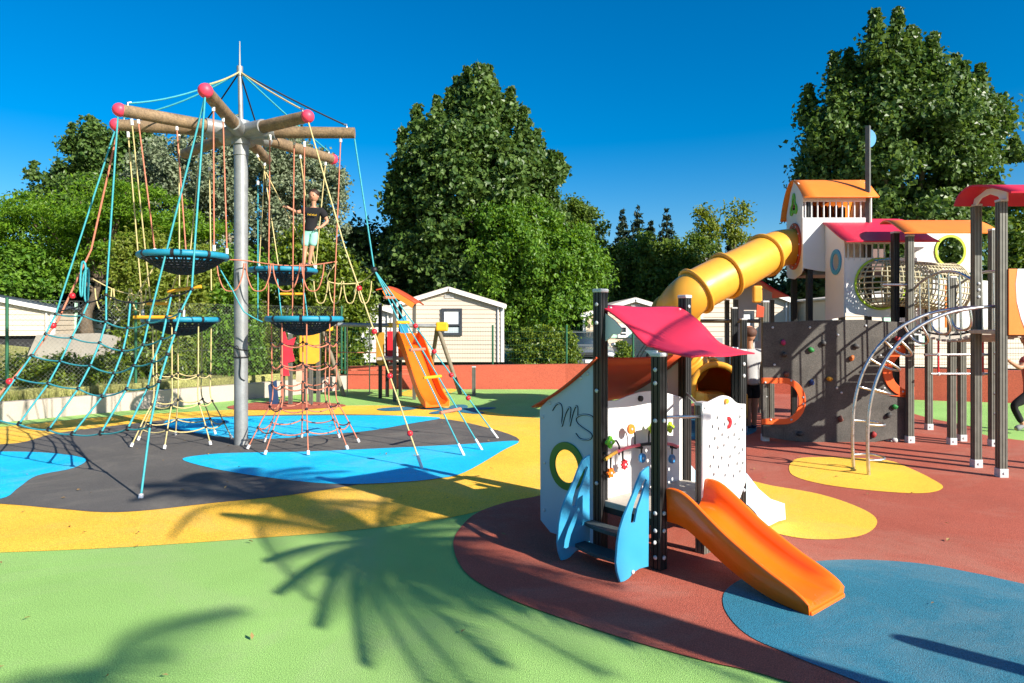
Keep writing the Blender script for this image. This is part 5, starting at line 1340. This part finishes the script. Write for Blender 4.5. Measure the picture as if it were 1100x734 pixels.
    if hair_full:
        hb.ball(hc+(up*k*.028-f*k*.014)*hs, k*.064*hs, seg=16, rings=10, sc=(.98, 1.05, .92), M=Mx)
        hb.v = [tuple(Vector(q)+Vector((mnoise.noise(Vector(q)*40), mnoise.noise(Vector(q)*40+Vector((5, 0, 0))), mnoise.noise(Vector(q)*40+Vector((0, 5, 0)))))*k*.008) for q in hb.v]
        hb.build('hair', hair_m, root)
    elif hair_m is not None:
        hb.ball(hc+(up*k*.014-f*k*.014)*hs, k*.063*hs, seg=16, rings=10, sc=(.97, 1.0, .85), M=Mx).build('hair', hair_m, root)
    # clothing shells
    for nm, chain, scale, m_ in cloth:
        vs, es, rd = [], [], []
        for path_ in chain:
            prev = None
            for (n_, t, mul) in path_:
                if isinstance(n_, tuple): p = Vector(J[n_[0]]).lerp(Vector(J[n_[1]]), t); r_ = lerp(rr[n_[0][:2]] if n_[0][-1] in 'LR' else rr[n_[0]], rr[n_[1][:2]] if n_[1][-1] in 'LR' else rr[n_[1]], t)
                else: p = Vector(J[n_]); r_ = rr[n_[:2]] if n_[-1] in 'LR' else rr[n_]
                idx = next((i for i, q in enumerate(vs) if (q-p).length < 1e-5), None)
                if idx is None: idx = len(vs); vs.append(p); rd.append(r_*k*scale*mul)
                if prev is not None: es.append((prev, idx))
                prev = idx
        a, c = skin_mesh(vs, es, rd)
        MB().add(a, c, 0, True).build(nm, m_, root)
    return body
TEE = [[(('belly', 'pelvis'), 1.3, 1.0), ('pelvis', 0, 1.02), ('belly', 0, 1.05), ('chest', 0, 1.1), (('chest', 'neck'), .72, 1.0)], [('chest', 0, 1.1), ('shL', 0, 1.15), (('shL', 'elL'), .7, 1.35)], [('chest', 0, 1.1), ('shR', 0, 1.15), (('shR', 'elR'), .7, 1.35)]]
SHORT2 = [[(('belly', 'pelvis'), .2, 1.0), ('pelvis', 0, 1.05)], [('pelvis', 0, 1.05), ('hpL', 0, 1.08), (('hpL', 'knL'), .6, 1.25)], [('pelvis', 0, 1.05), ('hpR', 0, 1.08), (('hpR', 'knR'), .6, 1.25)]]
SHORTS = [[(('belly', 'pelvis'), .2, 1.0), ('pelvis', 0, 1.05)], [('pelvis', 0, 1.05), ('hpL', 0, 1.12), (('hpL', 'knL'), .85, 1.42)], [('pelvis', 0, 1.05), ('hpR', 0, 1.12), (('hpR', 'knR'), .85, 1.42)]]
TROUS = [[(('belly', 'pelvis'), .6, 1.0), ('pelvis', 0, 1.05)], [('pelvis', 0, 1.05), ('hpL', 0, 1.1), ('knL', 0, 1.1), (('knL', 'anL'), .9, 1.15)], [('pelvis', 0, 1.05), ('hpR', 0, 1.1), ('knR', 0, 1.1), (('knR', 'anR'), .9, 1.15)]]
SHOES = lambda s_: [[(('kn'+s_, 'an'+s_), .97, 1.05), ('an'+s_, 0, 1.2), ('to'+s_, 0, 1.25)]]
black_cloth = mat('black_cloth', (.008, .008, .010), .9, .15, 10)
# boy on the upper right nest
Yb = 11.62
q = lambda x, y, d=0: P(x, y, Yb+d)
boy = thing('person', 'boy in black t-shirt and mint shorts standing on a teal nest holding a rope', 'person', (P(329, 287, Yb).x, Yb, 2.79))
J = dict(pelvis=q(333.5, 247), belly=q(334.5, 238.5), chest=q(336.5, 229), neck=q(337, 222.5), crown=q(337, 205.5, -.02), shL=q(345, 225.5), elL=q(352, 238, .05), wrL=q(344.5, 244.5, -.08), shR=q(328.5, 225.5), elR=q(319.5, 228.5, -.05), wrR=q(311, 224, -.1),
         hpL=q(338, 251), knL=q(334.5, 268), anL=q(332, 284.5, .02), hpR=q(329.5, 251), knR=q(327.5, 268.5), anR=q(326, 285, -.05), handL=Vector((-.8, -.3, -.1)), handR=Vector((-.8, -.3, .4)), foot=Vector((-.15, -1, 0)))
figure(boy, J, 1.25, (-.1, -1, -.05), mat('dark_hair', (.03, .015, .008), .6, .3, 40), True,
       [('tshirt', TEE, 1.30, black_cloth), ('shorts', SHORTS, 1.10, mat('mint_cloth', (.28, .62, .50), .85, .1, 10)), ('shoe', SHOES('L'), 1.1, black_rubber), ('shoe', SHOES('R'), 1.1, black_rubber)], hs=1.15)
tc_ = MB(); rr_ = random.Random(4)
for k in range(7):          # yellow lettering band on the t-shirt
    c0_ = q(330.6+k*1.5, 230.5+.12*k, -.118)
    tc_.tube([c0_+Vector((0, 0, -.014)), c0_+Vector((.003, 0, .014)), c0_+Vector((.012, 0, .012-.02*(k % 2)))], .0045, 5)
tc_.build('shirt_print', mat('print_yellow', (.75, .45, .02), .6), boy)
# man seen from behind by the climbing wall
Ym = 12.05
q = lambda x, y, d=0: P(x, y, Ym+d)
man = thing('person', 'man in grey t-shirt and black shorts seen from behind next to the climbing wall', 'person', (P(806, 461, Ym).x, Ym, 0))
J = dict(pelvis=q(807, 411), belly=q(807, 400), chest=q(807, 384), neck=q(805.5, 371.5), crown=q(804.8, 353), shL=q(796, 377.5), elL=q(794, 394, -.05), wrL=q(796, 408, -.2), shR=q(818, 377.5), elR=q(821, 394), wrR=q(820, 410, -.1),
         hpL=q(803, 416), knL=q(803, 438), anL=q(804.5, 457.5), hpR=q(811, 416), knR=q(810.5, 438), anR=q(810, 457), foot=Vector((.1, 1, 0)))
figure(man, J, 1.74, (-.1, 1, 0), mat('cropped_hair', (.10, .045, .03), .7, .2, 60), False,
       [('tshirt', TEE, 1.26, mat('grey_cloth', (.42, .42, .42), .9, .1, 8)), ('shorts', SHORT2, 1.08, black_cloth), ('shoe', SHOES('L'), 1.15, mat('navy_shoe', (.02, .05, .10), .7)), ('shoe', SHOES('R'), 1.15, mat('navy_shoe', (.02, .05, .10), .7))], hs=1.1)
MB().ball(q(798, 378, -.045), .06, sc=(1.2, .8, .7)).build('shoulder_patch', mat('coral_cloth', (.7, .06, .08), .8), man)
# running figure cut by the right edge of the picture
Yp = 11.6
q = lambda x, y, d=0: P(x, y, Yp+d)
run = thing('person', 'person in red top and black trousers striding past at the right edge', 'person', (P(1112, 466, Yp).x, Yp, 0))
J = dict(pelvis=q(1109, 421), belly=q(1108, 411), chest=q(1107, 395), neck=q(1105, 380), crown=q(1102, 357), shL=q(1103, 386, -.2), elL=q(1096, 396, -.25), wrL=q(1084, 388, -.3), shR=q(1109, 386, .2), elR=q(1119, 399, .25), wrR=q(1112, 410, .2),
         hpL=q(1107, 424, -.1), knL=q(1088, 436, -.1), anL=q(1099, 457, -.1), hpR=q(1111, 424, .1), knR=q(1113, 447, .1), anR=q(1120, 463.5, .1), foot=Vector((-1, -.2, -.25)))
figure(run, J, 1.62, (-1, -.2, 0), mat('dark_hair', (.03, .015, .008)), True,
       [('top', TEE, 1.26, mat('red_cloth', (.40, .07, .06), .85, .1, 8)), ('trousers', TROUS, 1.05, black_cloth), ('shoe', SHOES('L'), 1.15, mat('grey_shoe', (.2, .2, .21), .7)), ('shoe', SHOES('R'), 1.15, mat('grey_shoe', (.2, .2, .21), .7))])

# ------------------------------------------------------------------ palms and an added stand-in post outside the frame, whose shadows fall into it
SD = Vector((.76, -.65, 0)); EL = R(28)
def from_shadow(px, py, h):                # base of something of height h whose top throws its shadow on this pixel
    s_ = G(px, py); return s_+SD*(h/math.tan(EL))
c_ = G(405, 580); b_ = from_shadow(405, 580, 3.8)
dirs_ = []
for x, y, dz in ((262, 592, -.2), (272, 625, .1), (305, 655, 0), (345, 690, -.3), (397, 722, .1), (440, 722, .2), (480, 690, -.2), (560, 690, .1), (620, 672, -.4), (350, 545, .5), (290, 525, .8), (440, 525, .9), (520, 540, .2), (560, 575, -.2), (220, 545, .4), (330, 610, .2), (470, 640, .3), (240, 500, 1.1), (420, 500, 1.2), (640, 645, 0), (600, 612, .3), (670, 668, -.2), (540, 600, .6), (500, 560, .5), (590, 655, .2), (680, 690, .2), (455, 600, .8), (380, 600, .6), (520, 640, 0), (560, 625, .5), (640, 662, .3)):
    dirs_.append(G(x, y)-c_+SD*(dz/math.tan(EL))+Vector((0, 0, dz)))
palm('tall palm beside the photographer throwing a frond shadow on the green paving', b_.x, b_.y, 3.8, len(dirs_), 2.3, seed=3, tr=.13, dirs=dirs_)
b_ = from_shadow(296, 540, 5.6)
palm('second palm farther back whose shadow falls on the yellow and charcoal paving', b_.x, b_.y, 5.6, 18, 1.6, seed=5, tr=.12)
b_ = from_shadow(70, 870, 7.2)
palm('third palm behind the photographer shading the lower left corner', b_.x, b_.y, 7.2, 20, 1.7, seed=8, tr=.14)
b_ = from_shadow(962, 686, 1.75)  # unseen post, added only to cast the thin shadow at lower right
wp = thing('stand_in_post', 'unseen stand-in post added outside the frame on the right for its shadow', 'post', (b_.x, b_.y, 0))
MB().tube([(b_.x, b_.y, 0), (b_.x, b_.y, 1.68), (b_.x, b_.y, 1.75)], [.075, .075, .05], 12).build('shaft', wood, wp)

# ------------------------------------------------------------------ light, sky, camera
w = bpy.data.worlds.new('World'); scene.world = w; w.use_nodes = True
N = w.node_tree.nodes; L = w.node_tree.links
sky = N.new('ShaderNodeTexSky'); sky.sky_type = 'NISHITA'; sky.sun_disc = False
sky.sun_elevation = EL; sky.sun_rotation = math.atan2(SD.x, SD.y)
sky.air_density = 1.0; sky.dust_density = .8; sky.ozone_density = 4.0; sky.altitude = 0
hs = N.new('ShaderNodeHueSaturation'); hs.inputs['Saturation'].default_value = 1.5; hs.inputs['Value'].default_value = 1.0
L.new(sky.outputs[0], hs.inputs['Color']); L.new(hs.outputs[0], N['Background'].inputs[0])
N['Background'].inputs[1].default_value = .078
sl_ = bpy.data.lights.new('sun', 'SUN'); sl_.energy = 5.0; sl_.angle = R(.45); sl_.color = (1, .93, .82)
so_ = bpy.data.objects.new('sun', sl_); C.objects.link(so_)
dirv = Vector((SD.x*math.cos(EL), SD.y*math.cos(EL), math.sin(EL)))
so_.rotation_euler = dirv.to_track_quat('Z', 'Y').to_euler(); so_.location = dirv*60
cd = bpy.data.cameras.new('camera'); cd.sensor_width = 36; cd.lens = 36*F/1100; cd.shift_y = -20/1100; cd.clip_end = 1000; cd.clip_start = .05
co = bpy.data.objects.new('camera', cd); C.objects.link(co); co.location = (0, 0, H); co.rotation_euler = (R(90), 0, 0)
scene.camera = co
vs_ = scene.view_settings; vs_.view_transform = 'Standard'; vs_.look = 'None'; vs_.exposure = 1.0; vs_.gamma = 1; vs_.use_curve_mapping = False
scene.cycles.max_bounces = 8; scene.cycles.diffuse_bounces = 3; scene.cycles.use_denoising = True

# repeats of one kind share a group
GR = {'mobile_home': 'mobile homes around the playground', 'conifer_tree': 'conifer tops behind the rounded trees', 'poplar_tree': 'tall poplars beyond the playground', 'rounded_tree': 'rounded trees below the conifers', 'dark_tree': 'dark trees filling the background', 'tall_shrub': 'shrubs behind the fence', 'sparse_tree': 'sparse pale trees', 'palm_tree': 'palms beside the photographer', 'wire_fence': 'mesh fences round the playground', 'weed_plant': 'weeds behind the kerb wall', 'broadleaf_tree': 'leafy trees right of the central poplar'}
for o in list(scene.objects):
    n_ = o.name.split('.')[0]
    if o.parent is None and n_ in GR: o['group'] = GR[n_]
